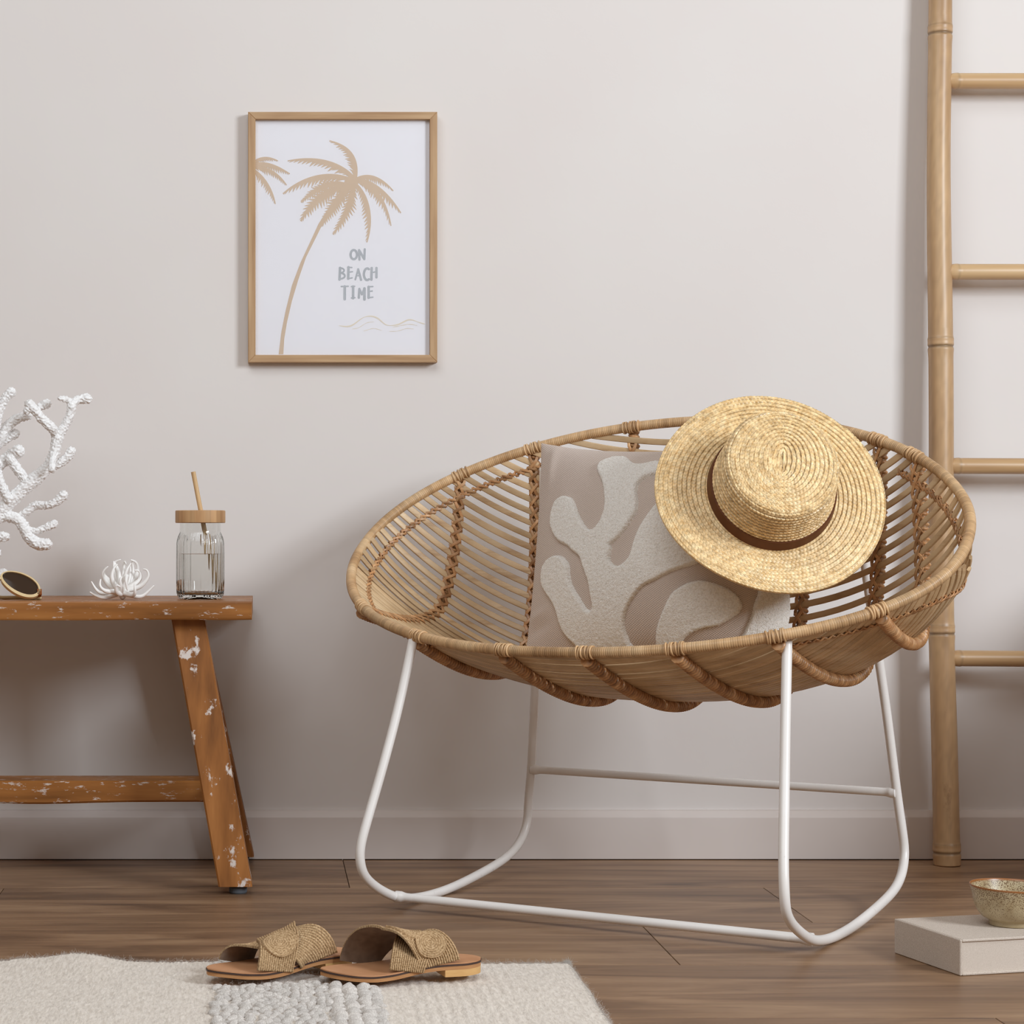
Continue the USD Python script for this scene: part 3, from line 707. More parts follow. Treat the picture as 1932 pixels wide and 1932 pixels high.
    for k, a in enumerate(arms):
        big = 52 if k not in (0, 1, 16) else 46
        Bs.append(([Q(*p) for p in a], [big * s * 1.35, big * s * 1.18, big * s * 0.98, 32 * s, 18 * s]))
    Bs.append(([Q(980, 1080, 0), Q(980, 980, 0), Q(960, 900, 0)], [75 * s, 105 * s, 90 * s]))
    tm = metatube(Bs, 0.0012, 0.0, 1, 1, 2, 10)
    v = tm.vertices.copy()
    v[:, 2] += ZB + 0.0002 - v[:, 2].min()
    tm.vertices = v
    obj('arms', tm, 'ceramic_white', t, smooth=True)


build_coral()


# ------------------------------------------------------------------ sunglasses
def build_sunglasses():
    t = thing('sunglasses', 'cream framed sunglasses with dark oval lenses lying on the bench', 'sunglasses')
    d = 3.405
    s = d / FPX
    # lens plane: tipped back, turned a little to the right
    ex = np.array([0.955, 0.285, -0.07])
    ex /= np.linalg.norm(ex)
    ez = np.array([-0.03, 0.45, 0.89])
    ez -= ex * (ex @ ez)
    ez /= np.linalg.norm(ez)
    ny = np.cross(ex, ez)
    if ny[1] > 0:
        ny = -ny

    def oval(c, a, b, tilt, n=72):
        k = np.arange(n) * 2 * np.pi / n
        x, y = a * np.cos(k), b * np.sin(k) * (1 + 0.10 * np.cos(k))
        co, si = math.cos(tilt), math.sin(tilt)
        return c + (x * co - y * si)[:, None] * ex + (x * si + y * co)[:, None] * ez

    c1 = P(38, 1102.5, d)
    a, b, tl = 38.5 * s / 0.955, 20.5 * s / 0.89, math.radians(-24)
    c0 = c1 - ex * 0.066
    front = []
    for c, tt in ((c1, tl), (c0, -tl - 0.12)):
        o, i_ = oval(c, a, b, tt), oval(c + ez * 0.0016, a * 0.90, b * 0.79, tt)
        rows = [o + ny * 0.0006, o + ny * 0.0022, o * 0.97 + i_ * 0.03 + ny * 0.003, i_ * 0.93 + o * 0.07 + ny * 0.003, i_ + ny * 0.002, i_ - ny * 0.004, o - ny * 0.004]
        n = len(o)
        V = np.vstack(rows)
        f = grid_faces(len(rows), n, True, True)
        fr = obj('rim', (V, f), 'cream_acetate', t, smooth=50, label='cream acetate lens rim')
        k = np.linspace(0, 1, 8)
        L = np.vstack([c + (i_ * 1.0 - c) * q + ny * (0.0012 * (1 - q * q)) for q in k])
        obj('lens', (np.vstack([L, L - ny * 0.0018]), np.vstack([grid_faces(8, n, False, True), grid_faces(8, n, False, True)[:, ::-1] + len(L)])), 'lens', t, smooth=True, label='dark brown lens')
    # bridge, hinge blocks, folded temples
    m0, m1 = c0 + ex * a * 0.93 + ez * 0.004, c1 - ex * a * 0.90 + ez * 0.006
    obj('bridge', tube(spline([m0, (m0 + m1) / 2 + ez * 0.004, m1], 14), 0.0028, 12), 'cream_acetate', t, smooth=True)
    e1 = c1 + ex * a * 0.90 - ez * b * 0.62
    obj('hinge', hull([e1 + ex * q * 0.0035 + ez * w_ * 0.0048 + ny * y_ for q in (-1, 1) for w_ in (-1, 1) for y_ in (-0.006, 0.0030)]), 'tortoise', t, smooth=False, label='brown tortoiseshell hinge block')
    e0 = c0 - ex * a * 0.93
    zt = ZB + 0.0028
    q0, q1, q2 = np.array([e1[0], e1[1] + 0.007, zt + 0.004]), np.array([e1[0] - 0.045, e1[1] + 0.017, zt + 0.001]), np.array([e1[0] - 0.135, e1[1] + 0.032, zt])
    obj('temple', tube(spline([e1 - ny * 0.003, q0, q1, q2], 24), np.linspace(0.0028, 0.0024, 24), 10), 'cream_acetate', t, smooth=True)
    r0, r1, r2 = e0 + np.array([0.004, 0.012, -0.004]), np.array([e1[0] - 0.06, e1[1] + 0.030, zt]), np.array([e1[0] + 0.004, e1[1] + 0.010, zt])
    obj('temple', tube(spline([e0 - ny * 0.003, r0, r1, np.array([e1[0] + 0.002, e1[1] + 0.008, zt])], 24), np.linspace(0.0028, 0.0024, 24), 10), 'cream_acetate', t, smooth=True)


build_sunglasses()


# ------------------------------------------------------------------ rattan chair
CH_YAW, CH_TAU, CH_A, CH_B, CH_N = 0.5931, 0.6389, 0.4709, 0.2805, 2.1285
CU = np.array([math.cos(CH_YAW), -math.sin(CH_YAW), 0.0])
CV = np.array([math.sin(CH_YAW), math.cos(CH_YAW), 0.0])
CA = np.array([0.4925, 3.0685, 0.0])
CC = CA + 0.1029 * CV + np.array([0, 0, 0.556])
CE = math.cos(CH_TAU) * CV + np.array([0, 0, math.sin(CH_TAU)])
CN = np.cross(CU, CE)


def rim_local(phi):
    co, si = np.cos(phi), np.sin(phi)
    r = 1 - 0.0056 * si - 0.0226 * co
    p = CH_A * np.sign(co) * np.abs(co) ** (2 / CH_N) * r
    q = CH_B * np.sign(si) * np.abs(si) ** (2 / CH_N) * r
    h = -0.0265 * co ** 2 + 0.0035 * co - 0.0004 * np.sin(2 * phi) - 0.001 * np.sin(3 * phi) - 0.0029 * np.cos(3 * phi)
    return np.stack([p, q, h], -1)


_ph = np.linspace(0, 2 * np.pi, 4001)
_rl = rim_local(_ph)
_fr, _bk = _rl[_ph > np.pi], _rl[_ph <= np.pi]
_fr, _bk = _fr[np.argsort(_fr[:, 0])], _bk[np.argsort(_bk[:, 0])]
PMIN, PMAX = _rl[:, 0].min(), _rl[:, 0].max()


def w3(l):
    l = np.asarray(l, float)
    return CC + l[..., :1] * CU + l[..., 1:2] * CE + l[..., 2:3] * CN


def shell(p, q):
    """Local height of the bowl under the rim plane at (p, q)."""
    qf, qk = np.interp(p, _fr[:, 0], _fr[:, 1]), np.interp(p, _bk[:, 0], _bk[:, 1])
    hf, hk = np.interp(p, _fr[:, 0], _fr[:, 2]), np.interp(p, _bk[:, 0], _bk[:, 2])
    t = np.clip((q - qf) / np.maximum(qk - qf, 1e-6) * 2 - 1, -1, 1)
    w = (t + 1) / 2
    D = 0.296 * np.clip(1 - np.abs(p / 0.472) ** 2.444, 0, 1) ** (1 / 1.34) * np.clip(1 - np.abs(t) ** 1.575, 0, 1)
    return hf * (1 - w) + hk * w - D


def shell_pt(p, q):
    p, q = np.asarray(p, float), np.asarray(q, float)
    return w3(np.stack([p, q, shell(p, q)], -1))


def shell_nrm(p, q):
    """Normal of the shell towards the sitter."""
    e = 0.004
    a = shell_pt(p + e, q) - shell_pt(p - e, q)
    b = shell_pt(p, q + e) - shell_pt(p, q - e)
    n = np.cross(a, b)
    return n / (np.linalg.norm(n, axis=-1, keepdims=True) + 1e-12)


RIB_F = np.array([-0.400, -0.268, -0.112, 0.016, 0.143, 0.270, 0.385])
RIB_K = np.array([-0.386, -0.278, -0.118, 0.020, 0.165, 0.285, 0.345])


def rib_pq(i, t):
    F, K = RIB_F[i], RIB_K[i]
    w = (t + 1) / 2
    qf, qk = np.interp(F, _fr[:, 0], _fr[:, 1]), np.interp(K, _bk[:, 0], _bk[:, 1])
    return F * (1 - w) + K * w, qf * (1 - w) + qk * w


def build_chair():
    t = thing('rattan_chair', 'round woven rattan lounge chair on white metal rocker legs', 'chair')
    rng = np.random.default_rng(11)
    # rim: a rod wrapped in cane
    n = 3200
    ph = np.linspace(0, 2 * np.pi, 6000)
    rp = w3(rim_local(ph))
    L = np.concatenate([[0], np.cumsum(np.linalg.norm(np.diff(rp, axis=0), axis=1))])
    s = np.linspace(0, L[-1], n, endpoint=False)
    rp = np.stack([np.interp(s, L, rp[:, k]) for k in range(3)], 1)
    ring = 4.0      # mesh steps per turn of the wrap
    k = np.arange(n) / ring
    r = 0.0074 + 0.00042 * np.sqrt(np.abs(np.sin(np.pi * k)))
    tn = rng.random(int(n / ring) + 2)
    slow = meshkit.noise(np.stack([s * 9, 0 * s, 0 * s], 1), 5)
    tone = np.repeat((0.5 + (tn[np.floor(k).astype(int)] - 0.5) * 0.5 + (slow - 0.5) * 0.5 - 0.25 * (np.abs(np.sin(np.pi * k)) < 0.35))[:, None], 10, 1).ravel()  # grooves between the turns get their shade painted into the tone
    v, f = tube(rp, r, 10, closed=True)
    rim = obj('rim', (v, f), 'rattan_wrap', t, tone=tone, label='cane-wrapped oval rim')

    # slats: flat canes running across the bowl, hung from the rim's two ends
    tt = np.linspace(-1, 1, 3000)
    cp = shell_pt(np.zeros(3000), np.interp(0.0, _fr[:, 0], _fr[:, 1]) * (1 - (tt + 1) / 2) + np.interp(0.0, _bk[:, 0], _bk[:, 1]) * (tt + 1) / 2)
    La = np.concatenate([[0], np.cumsum(np.linalg.norm(np.diff(cp, axis=0), axis=1))])
    pos, x = [], 0.013
    while x < La[-1] - 0.014:
        pos.append(x)
        x += 0.0105 + 0.0085 * min(1.0, max(0.0, (x / La[-1] - 0.30) / 0.28))
    ts = np.interp(pos, La, tt)
    q0, q1 = np.interp(0.0, _fr[:, 0], _fr[:, 1]), np.interp(0.0, _bk[:, 0], _bk[:, 1])
    qs = q0 + (ts + 1) / 2 * (q1 - q0)
    LH = _rl[(_ph > np.pi / 2) & (_ph < 1.5 * np.pi)]
    RH = np.vstack([_rl[_ph >= 1.5 * np.pi], _rl[_ph <= np.pi / 2]])
    LH, RH = LH[np.argsort(LH[:, 1])], RH[np.argsort(RH[:, 1])]
    width = []
    for i, q in enumerate(qs):
        pl, pr = np.interp(q, LH[:, 1], LH[:, 0]), np.interp(q, RH[:, 1], RH[:, 0])
        c = np.sin(np.linspace(-1, 1, 56) * np.pi / 2)
        p = (pl + pr) / 2 + c * (pr - pl) / 2 * 0.997
        qq = q + 0.0012 * np.sin(p * 9 + rng.random() * 6) * (1 - c ** 2) + 0.004 * (rng.random() - 0.5) * (c ** 4)
        pts = shell_pt(p, qq)
        w = 0.0086 + 0.0012 * rng.random()
        width.append(w)
        nr = shell_nrm(p * 0.985, qq * 0.985)
        obj('slat', ribbon(pts, nr, w, 0.0042, 0.3), 'cane', t, smooth=50)

    # ribs: wrapped rods under the slats from front rim to back rim, each lashed to every slat
    for i in range(7):
        tq = np.linspace(-0.985, 0.985, 420)
        p, q = rib_pq(i, tq)
        pts = shell_pt(p, q) - shell_nrm(p, q) * 0.0088
        Lr = np.concatenate([[0], np.cumsum(np.linalg.norm(np.diff(pts, axis=0), axis=1))])
        m = int(Lr[-1] / 0.0011)
        ss = np.linspace(0, Lr[-1], m)
        pts = np.stack([np.interp(ss, Lr, pts[:, k_]) for k_ in range(3)], 1)
        turn = ss / 0.0072
        th = np.arange(10) * 2 * np.pi / 10
        ph_ = turn[:, None] + th[None] / (2 * np.pi)
        r = 0.0052 + 0.0040 * np.abs(np.sin(np.pi * ph_)) ** 0.6
        tn = rng.random(4000)
        tone = 0.45 + (tn[np.floor(ph_ + 3).astype(int)] - 0.5) * 0.7 + 1.1 * (np.abs(np.sin(np.pi * ph_)) - 0.75)  # coil gaps painted dark: crease shade is part of the tone
        v, f = tube(pts, r, 10)
        rb = obj('rib', (v, f), 'rattan_dark', t, tone=np.concatenate([tone.ravel(), [.5, .5]]), label='dark cane-wrapped rib')
        # lashings over the slats on the sitter's side: a little cross in each gap
        tq = np.linspace(-1, 1, 1500)
        p, q = rib_pq(i, tq)
        tk = np.interp(qs, q, tq)
        ms, tl = [], []
        for j in range(len(tk) - 1):
            if not -0.97 < tk[j] < 0.97:
                continue
            for sg in (-1, 1):
                a = np.linspace(-0.75, 0.75, 6)
                tm_ = (tk[j] + a * (tk[min(j + 1, len(tk) - 1)] - tk[max(j - 1, 0)]) / 2)
                pp, qq = rib_pq(i, tm_)
                off = sg * np.sin(a / 0.75 * np.pi / 2) * 0.0062
                nn = shell_nrm(pp, qq)
                pt = shell_pt(pp + off, qq) + nn * (0.0038 * np.cos(a / 0.75 * np.pi / 2)[:, None] ** 0.6 - 0.0006 + 0.0009 * (sg > 0))
                vv, ff = ribbon(pt, nn, 0.0046, 0.0020, 0.3)
                ms.append((vv, ff))
                tl.append(np.full(len(vv), rng.random()))
        obj('lashing', join(ms), 'rattan_dark', rb, tone=np.concatenate(tl), kind='stuff')
        # collars of cane where the rib meets the rim
        for tq_, arr in ((-1, _fr), (1, _bk)):
            pc = RIB_F[i] if tq_ < 0 else RIB_K[i]
            cpt = np.array([pc, np.interp(pc, arr[:, 0], arr[:, 1]), np.interp(pc, arr[:, 0], arr[:, 2])])
            j = int(((rp - w3(cpt)) ** 2).sum(1).argmin())
            ms, tl = [], []
            for o in (-5, -3, -1, 1, 3, 5):
                c_ = rp[(j + o * 3) % n]
                tg = rp[(j + o * 3 + 3) % n] - rp[(j + o * 3 - 3) % n]
                tg /= np.linalg.norm(tg)
                a_ = np.cross(tg, [0, 0, 1.0])
                a_ /= np.linalg.norm(a_)
                b_ = np.cross(tg, a_)
                k_ = np.arange(20) * 2 * np.pi / 20
                ring_ = c_ + 0.0084 * (np.cos(k_)[:, None] * a_ + np.sin(k_)[:, None] * b_) + tg * (0.0012 * np.sin(k_ + o)[:, None])
                vv, ff = tube(ring_, 0.0016, 6, closed=True)
                ms.append((vv, ff))
                tl.append(np.full(len(vv), 0.3 + 0.6 * rng.random()))
            obj('collar', join(ms), 'rattan_wrap', rim, tone=np.concatenate(tl))

    # edge braid: a cord of knots tying the slat ends a few centimetres inside the rim at both ends
    for a0, a1 in ((117, 239), (-56, 46)):
        ph = np.radians(np.linspace(a0, a1, 900))
        l = rim_local(ph)
        tp = np.clip((np.abs(np.cos(ph)) - 0.25) / 0.4, 0, 1)
        l = l * np.array([0.970, 0.945, 1.0])
        l[:, 0] += np.sign(l[:, 0]) * -0.004
        p, q = l[:, 0], l[:, 1]
        pts = shell_pt(p, q)
        nn = shell_nrm(p, q)
        Lr = np.concatenate([[0], np.cumsum(np.linalg.norm(np.diff(pts, axis=0), axis=1))])
        for side, hgt in (('edge_braid', 0.0034), ('edge_braid', -0.0042)):
            ms, tl = [], []
            for st in np.arange(0.006, Lr[-1] - 0.006, 0.0105):
                for sg in (-1, 1):
                    a = np.linspace(-1, 1, 6)
                    sx = st + a * 0.0072
                    c_ = np.stack([np.interp(sx, Lr, pts[:, k_]) for k_ in range(3)], 1)
                    n_ = np.stack([np.interp(sx, Lr, nn[:, k_]) for k_ in range(3)], 1)
                    tg = np.gradient(c_, axis=0)
                    tg /= np.linalg.norm(tg, axis=1, keepdims=True)
                    sd = np.cross(tg, n_)
                    pt = c_ + sd * (sg * a * 0.0042)[:, None] + n_ * np.sign(hgt) * (abs(hgt) * np.cos(a * 1.2)[:, None] + 0.0006 * sg)
                    vv, ff = ribbon(pt, n_, 0.0034, 0.0016, 0.3)
                    ms.append((vv, ff))
                    tl.append(np.full(len(vv), rng.random()))
            obj(side, join(ms), 'rattan_dark', t, tone=np.concatenate(tl), kind='stuff')

    # white steel: two rocker loops joined by two rods
    R = 0.0068
    prof = [(.278, -.072, .408), (.287, -.105, .300), (.299, -.145, .190), (.307, -.170, .125), (.310, -.176, .095), (.310, -.168, .068), (.310, -.138, .0455), (.310, -.100, .0285), (.310, -.058, .0155), (.310, 0, .0082), (.310, .060, .0069), (.310, .120, .0095),
            (.310, .190, .0160), (.310, .250, .0235), (.310, .305, .0345), (.309, .342, .052), (.307, .361, .078), (.304, .361, .110), (.297, .357, .167), (.283, .343, .307), (.261, .322, .500), (.250, .304, .655)]
    for sg in (-1, 1):
        pts = np.array([CA + sg * w * CUL + s_ * CVL + np.array([0, 0, z]) for w, s_, z in prof])
        path = spline(pts, 260)
        path[:, 2] = np.maximum(path[:, 2], R + 0.0001)
        lp = obj('rocker_loop', tube(path, R, 16), 'white_metal', t, smooth=True, label='white steel rocker leg loop')
    fa, fb = CA - .3095 * CUL - .072 * CVL + [0, 0, .0195], CA + .3095 * CUL - .062 * CVL + [0, 0, .0170]
    ra, rb_ = CA - .2965 * CUL + .356 * CVL + [0, 0, .167], CA + .2965 * CUL + .356 * CVL + [0, 0, .167]
    for a, b, r_ in ((fa, fb, 0.0066), (ra, rb_, 0.0062)):
        k_ = np.linspace(0, 1, 60)[:, None]
        d_ = np.minimum(k_[:, 0], 1 - k_[:, 0]) * np.linalg.norm(b - a)
        rr = r_ + 0.0022 * np.exp(-(np.maximum(d_ - 0.006, 0) / 0.006) ** 2)
        kk = np.unique(np.concatenate([np.linspace(0, 0.05, 24), np.linspace(0.05, 0.95, 20), np.linspace(0.95, 1, 24)]))
        d_ = np.minimum(kk, 1 - kk) * np.linalg.norm(b - a)
        obj('cross_rod', tube(a + (b - a) * kk[:, None], r_ + 0.0020 * np.exp(-(np.maximum(d_ - 0.007, 0) / 0.006) ** 2), 16), 'white_metal', t, smooth=True, label='white steel cross rod')


LEG_YAW = math.radians(32.5)
CUL = np.array([math.cos(LEG_YAW), -math.sin(LEG_YAW), 0.0])
CVL = np.array([math.sin(LEG_YAW), math.cos(LEG_YAW), 0.0])
build_chair()


# ------------------------------------------------------------------ cushion
def build_cushion():
    t = thing('cushion', 'square beige cushion with raised cream coral motif sitting in the rattan chair', 'cushion')
    TL, TR, BL, BR = P(1021, 836, 3.395), P(1487, 830, 3.165), P(987, 1262, 3.275), P(1492, 1256, 3.035)
    nrm = np.cross(BL - TL, TR - TL)
    nrm /= np.linalg.norm(nrm)
    if nrm[1] > 0:
        nrm = -nrm
    N = 250
    a = np.linspace(-1, 1, N)
    A, B = np.meshgrid(a, a, indexing='ij')       # A across, B up
    # edges sag between the corners
    A2 = A * (1 - 0.035 * (1 - np.abs(B) ** 2.2) * np.abs(A) ** 3)
    B2 = B * (1 - 0.100 * (1 - np.abs(A) ** 2.2) * np.abs(B) ** 3)
    wa, wb = (A2 + 1) / 2, (B2 + 1) / 2
    base = ((1 - wa) * (1 - wb))[..., None] * BL + (wa * (1 - wb))[..., None] * BR + ((1 - wa) * wb)[..., None] * TL + (wa * wb)[..., None] * TR
    bulge = 0.080 * np.clip(1 - np.abs(A) ** 2.2, 0, 1) ** 0.70 * np.clip(1 - np.abs(B) ** 2.2, 0, 1) ** 0.70
    # soft folds: towards the top left ear and at the lower left edge
    fold = 0.006 * np.exp(-((A + 0.86) / 0.05) ** 2 - ((B - 0.72) / 0.22) ** 2) + 0.005 * np.exp(-(((B + 0.62) - 0.25 * (A + 1)) / 0.045) ** 2 - ((A + 0.93) / 0.12) ** 2) - 0.004 * np.exp(-(((B + 0.74) - 0.25 * (A + 1)) / 0.05) ** 2 - ((A + 0.90) / 0.14) ** 2)
    soft = 0.0035 * (meshkit.fbm(np.stack([A * 2.2, B * 2.2, 0 * A], -1), 3, 4) - 0.5) * (1 - np.abs(A) ** 4) * (1 - np.abs(B) ** 4)
    front = base + (bulge + fold * (1 - np.abs(A) ** 8) + soft)[..., None] * nrm
    back = base - (bulge * 0.85)[..., None] * nrm
    F = grid_faces(N, N)
    V = np.vstack([front.reshape(-1, 3), back.reshape(-1, 3)])
    faces = np.vstack([F, F[:, ::-1] + N * N])
    # orient: front faces towards nrm
    tri = V[faces[0]]
    mid = faces[len(F) // 4]
    if np.cross(V[mid[1]] - V[mid[0]], V[mid[2]] - V[mid[0]]) @ nrm < 0:
        faces = faces[:, ::-1]
    c = obj('cover', (V, faces), 'weave', t, smooth=True, label='beige woven cushion cover')
    wu = np.tile((A2 * 0.2).ravel(), 2)
    wv = np.tile((B2 * 0.2).ravel(), 2)
    for nm, w in (('wu', wu), ('wv', wv)):
        UsdGeom.PrimvarsAPI(c).CreatePrimvar(nm, Sdf.ValueTypeNames.FloatArray, 'vertex').Set(Vt.FloatArray.FromNumpy(w.astype(np.float32)))
    # raised pile shapes, outlined in the cushion's own flat coordinates
    C0 = (TL + TR + BL + BR) / 4

    def px_to_ab(pts):
        out = []
        c2 = C0 + nrm * 0.055
        for zx, zy in pts:
            px, py = 970 + zx / 3.645, 820 + zy / 3.645
            ray = np.array([(px - PX0) / FPX, 1.0, -(py - PY0) / FPX])
            o = np.array([0, 0, CAMZ])
            k = ((c2 - o) @ nrm) / (ray @ nrm)
            q = o + ray * k - nrm * 0.055
            # invert the bilinear map by a few Newton steps
            x = np.array([0.5, 0.5])
            for _ in range(12):
                b_ = (1 - x[0]) * (1 - x[1]) * BL + x[0] * (1 - x[1]) * BR + (1 - x[0]) * x[1] * TL + x[0] * x[1] * TR
                Ja = (1 - x[1]) * (BR - BL) + x[1] * (TR - TL)
                Jb = (1 - x[0]) * (TL - BL) + x[0] * (TR - BR)
                x = x + np.linalg.lstsq(np.stack([Ja, Jb], 1), q - b_, rcond=None)[0]
            out.append(x * 2 - 1)
        return np.array(out)
    m1 = [(565, 215), (575, 185), (620, 155), (700, 135), (760, 150), (800, 185), (830, 205), (900, 205), (990, 185), (1050, 230), (1000, 290), (940, 310), (890, 360), (880, 420), (890, 480), (890, 560), (850, 640), (800, 710), (740, 770), (705, 800), (715, 810), (705, 870),
          (705, 900), (740, 935), (780, 930), (830, 890), (850, 850), (870, 780), (900, 700), (950, 610), (990, 550), (1060, 480), (1160, 520), (1260, 660), (1340, 840), (1290, 905), (1200, 940), (1100, 980), (1000, 1030), (930, 1060), (860, 1120), (800, 1190), (760, 1260),
          (745, 1330), (750, 1400), (770, 1450), (760, 1540), (420, 1540), (370, 1420), (330, 1370), (290, 1300), (270, 1200), (240, 1130), (190, 1060), (160, 1000), (165, 920), (190, 870), (250, 835), (320, 835), (370, 870), (395, 910), (400, 980), (415, 1050), (450, 1110), (490, 1180),
          (520, 1210), (545, 1190), (545, 1120), (535, 1020), (505, 930), (480, 860), (430, 820), (390, 780), (320, 740), (260, 660), (240, 600), (245, 520), (275, 450), (330, 420), (390, 435), (430, 480), (460, 550), (500, 620), (560, 685), (610, 665), (645, 600), (660, 540), (655, 460), (630, 360), (600, 300), (570, 250)]
    m2 = [(905, 1460), (940, 1370), (990, 1280), (1050, 1190), (1110, 1110), (1180, 1060), (1250, 1030), (1320, 1020), (1400, 1035), (1470, 1060), (1530, 1110), (1545, 1160), (1520, 1210), (1470, 1245), (1390, 1290), (1300, 1310), (1200, 1340), (1130, 1380), (1080, 1450), (1060, 1540), (890, 1540)]
    m3 = [(1660, 980), (1640, 1070), (1620, 1130), (1605, 1190), (1575, 1265), (1535, 1335), (1480, 1395), (1440, 1440), (1400, 1540), (1830, 1540), (1815, 1380), (1812, 1100), (1812, 800), (1740, 840)]
    rng = np.random.default_rng(5)
    NS = 330
    sgrid = np.linspace(-0.975, 0.975, NS)
    GA, GB = np.meshgrid(sgrid, sgrid, indexing='ij')
    # map fine grid (in sagged coordinates A2, B2) onto the front surface by interpolation in (A, B)
    from scipy.interpolate import RegularGridInterpolator
    it = RegularGridInterpolator((a, a), front, bounds_error=False, fill_value=None)
    A3 = GA / (1 - 0.035 * (1 - np.abs(GB) ** 2.2) * np.abs(GA) ** 3)
    B3 = GB / (1 - 0.100 * (1 - np.abs(GA) ** 2.2) * np.abs(GB) ** 3)
    A3, B3 = np.clip(A3, -1, 1), np.clip(B3, -1, 1)
    surf = it(np.stack([A3, B3], -1).reshape(-1, 2)).reshape(NS, NS, 3)
    nn = np.cross(np.gradient(surf, axis=0), np.gradient(surf, axis=1))
    nn /= np.linalg.norm(nn, axis=-1, keepdims=True) + 1e-12
    if (nn[NS // 2, NS // 2] @ nrm) < 0:
        nn = -nn
    pts = shapely.points(GA.ravel(), GB.ravel())
    for m in (m1, m2, m3):
        q = px_to_ab(m)
        q = spline(q, 400, closed=True)
        poly = Polygon(q).buffer(0)
        inside = shapely.contains(poly, pts)
        dist = shapely.distance(poly.exterior if poly.geom_type == 'Polygon' else poly.boundary, pts) * 0.2
        sd = np.where(inside, dist, -dist).reshape(NS, NS)
        sd = sd + 0.0010 * (meshkit.noise(np.stack([GA * 160, GB * 160, 0 * GA], -1), 8) - 0.5)
        hgt = 0.0072 * np.sqrt(np.clip(1 - (1 - np.clip(sd / 0.0045, 0, 1)) ** 2, 0, 1))
        hgt = hgt + (sd > 0.001) * 0.0016 * (meshkit.fbm(np.stack([GA * 75, GB * 75, 0 * GA], -1), 3, 2) - 0.5)
        hgt = np.where(sd > 0, hgt, -0.0012)
        pv = surf + nn * hgt[..., None]
        keep = (sd > -0.0022)
        f = grid_faces(NS, NS)
        f = f[keep.ravel()[f].all(1)]
        used, inv = np.unique(f, return_inverse=True)
        pv = pv.reshape(-1, 3)[used]
        f = inv.reshape(-1, 3)
        if np.cross(pv[f[0, 1]] - pv[f[0, 0]], pv[f[0, 2]] - pv[f[0, 0]]) @ nrm < 0:
            f = f[:, ::-1]
        obj('motif', (pv, f), 'pile', t, smooth=True, label='raised cream tufted coral shape')


build_cushion()


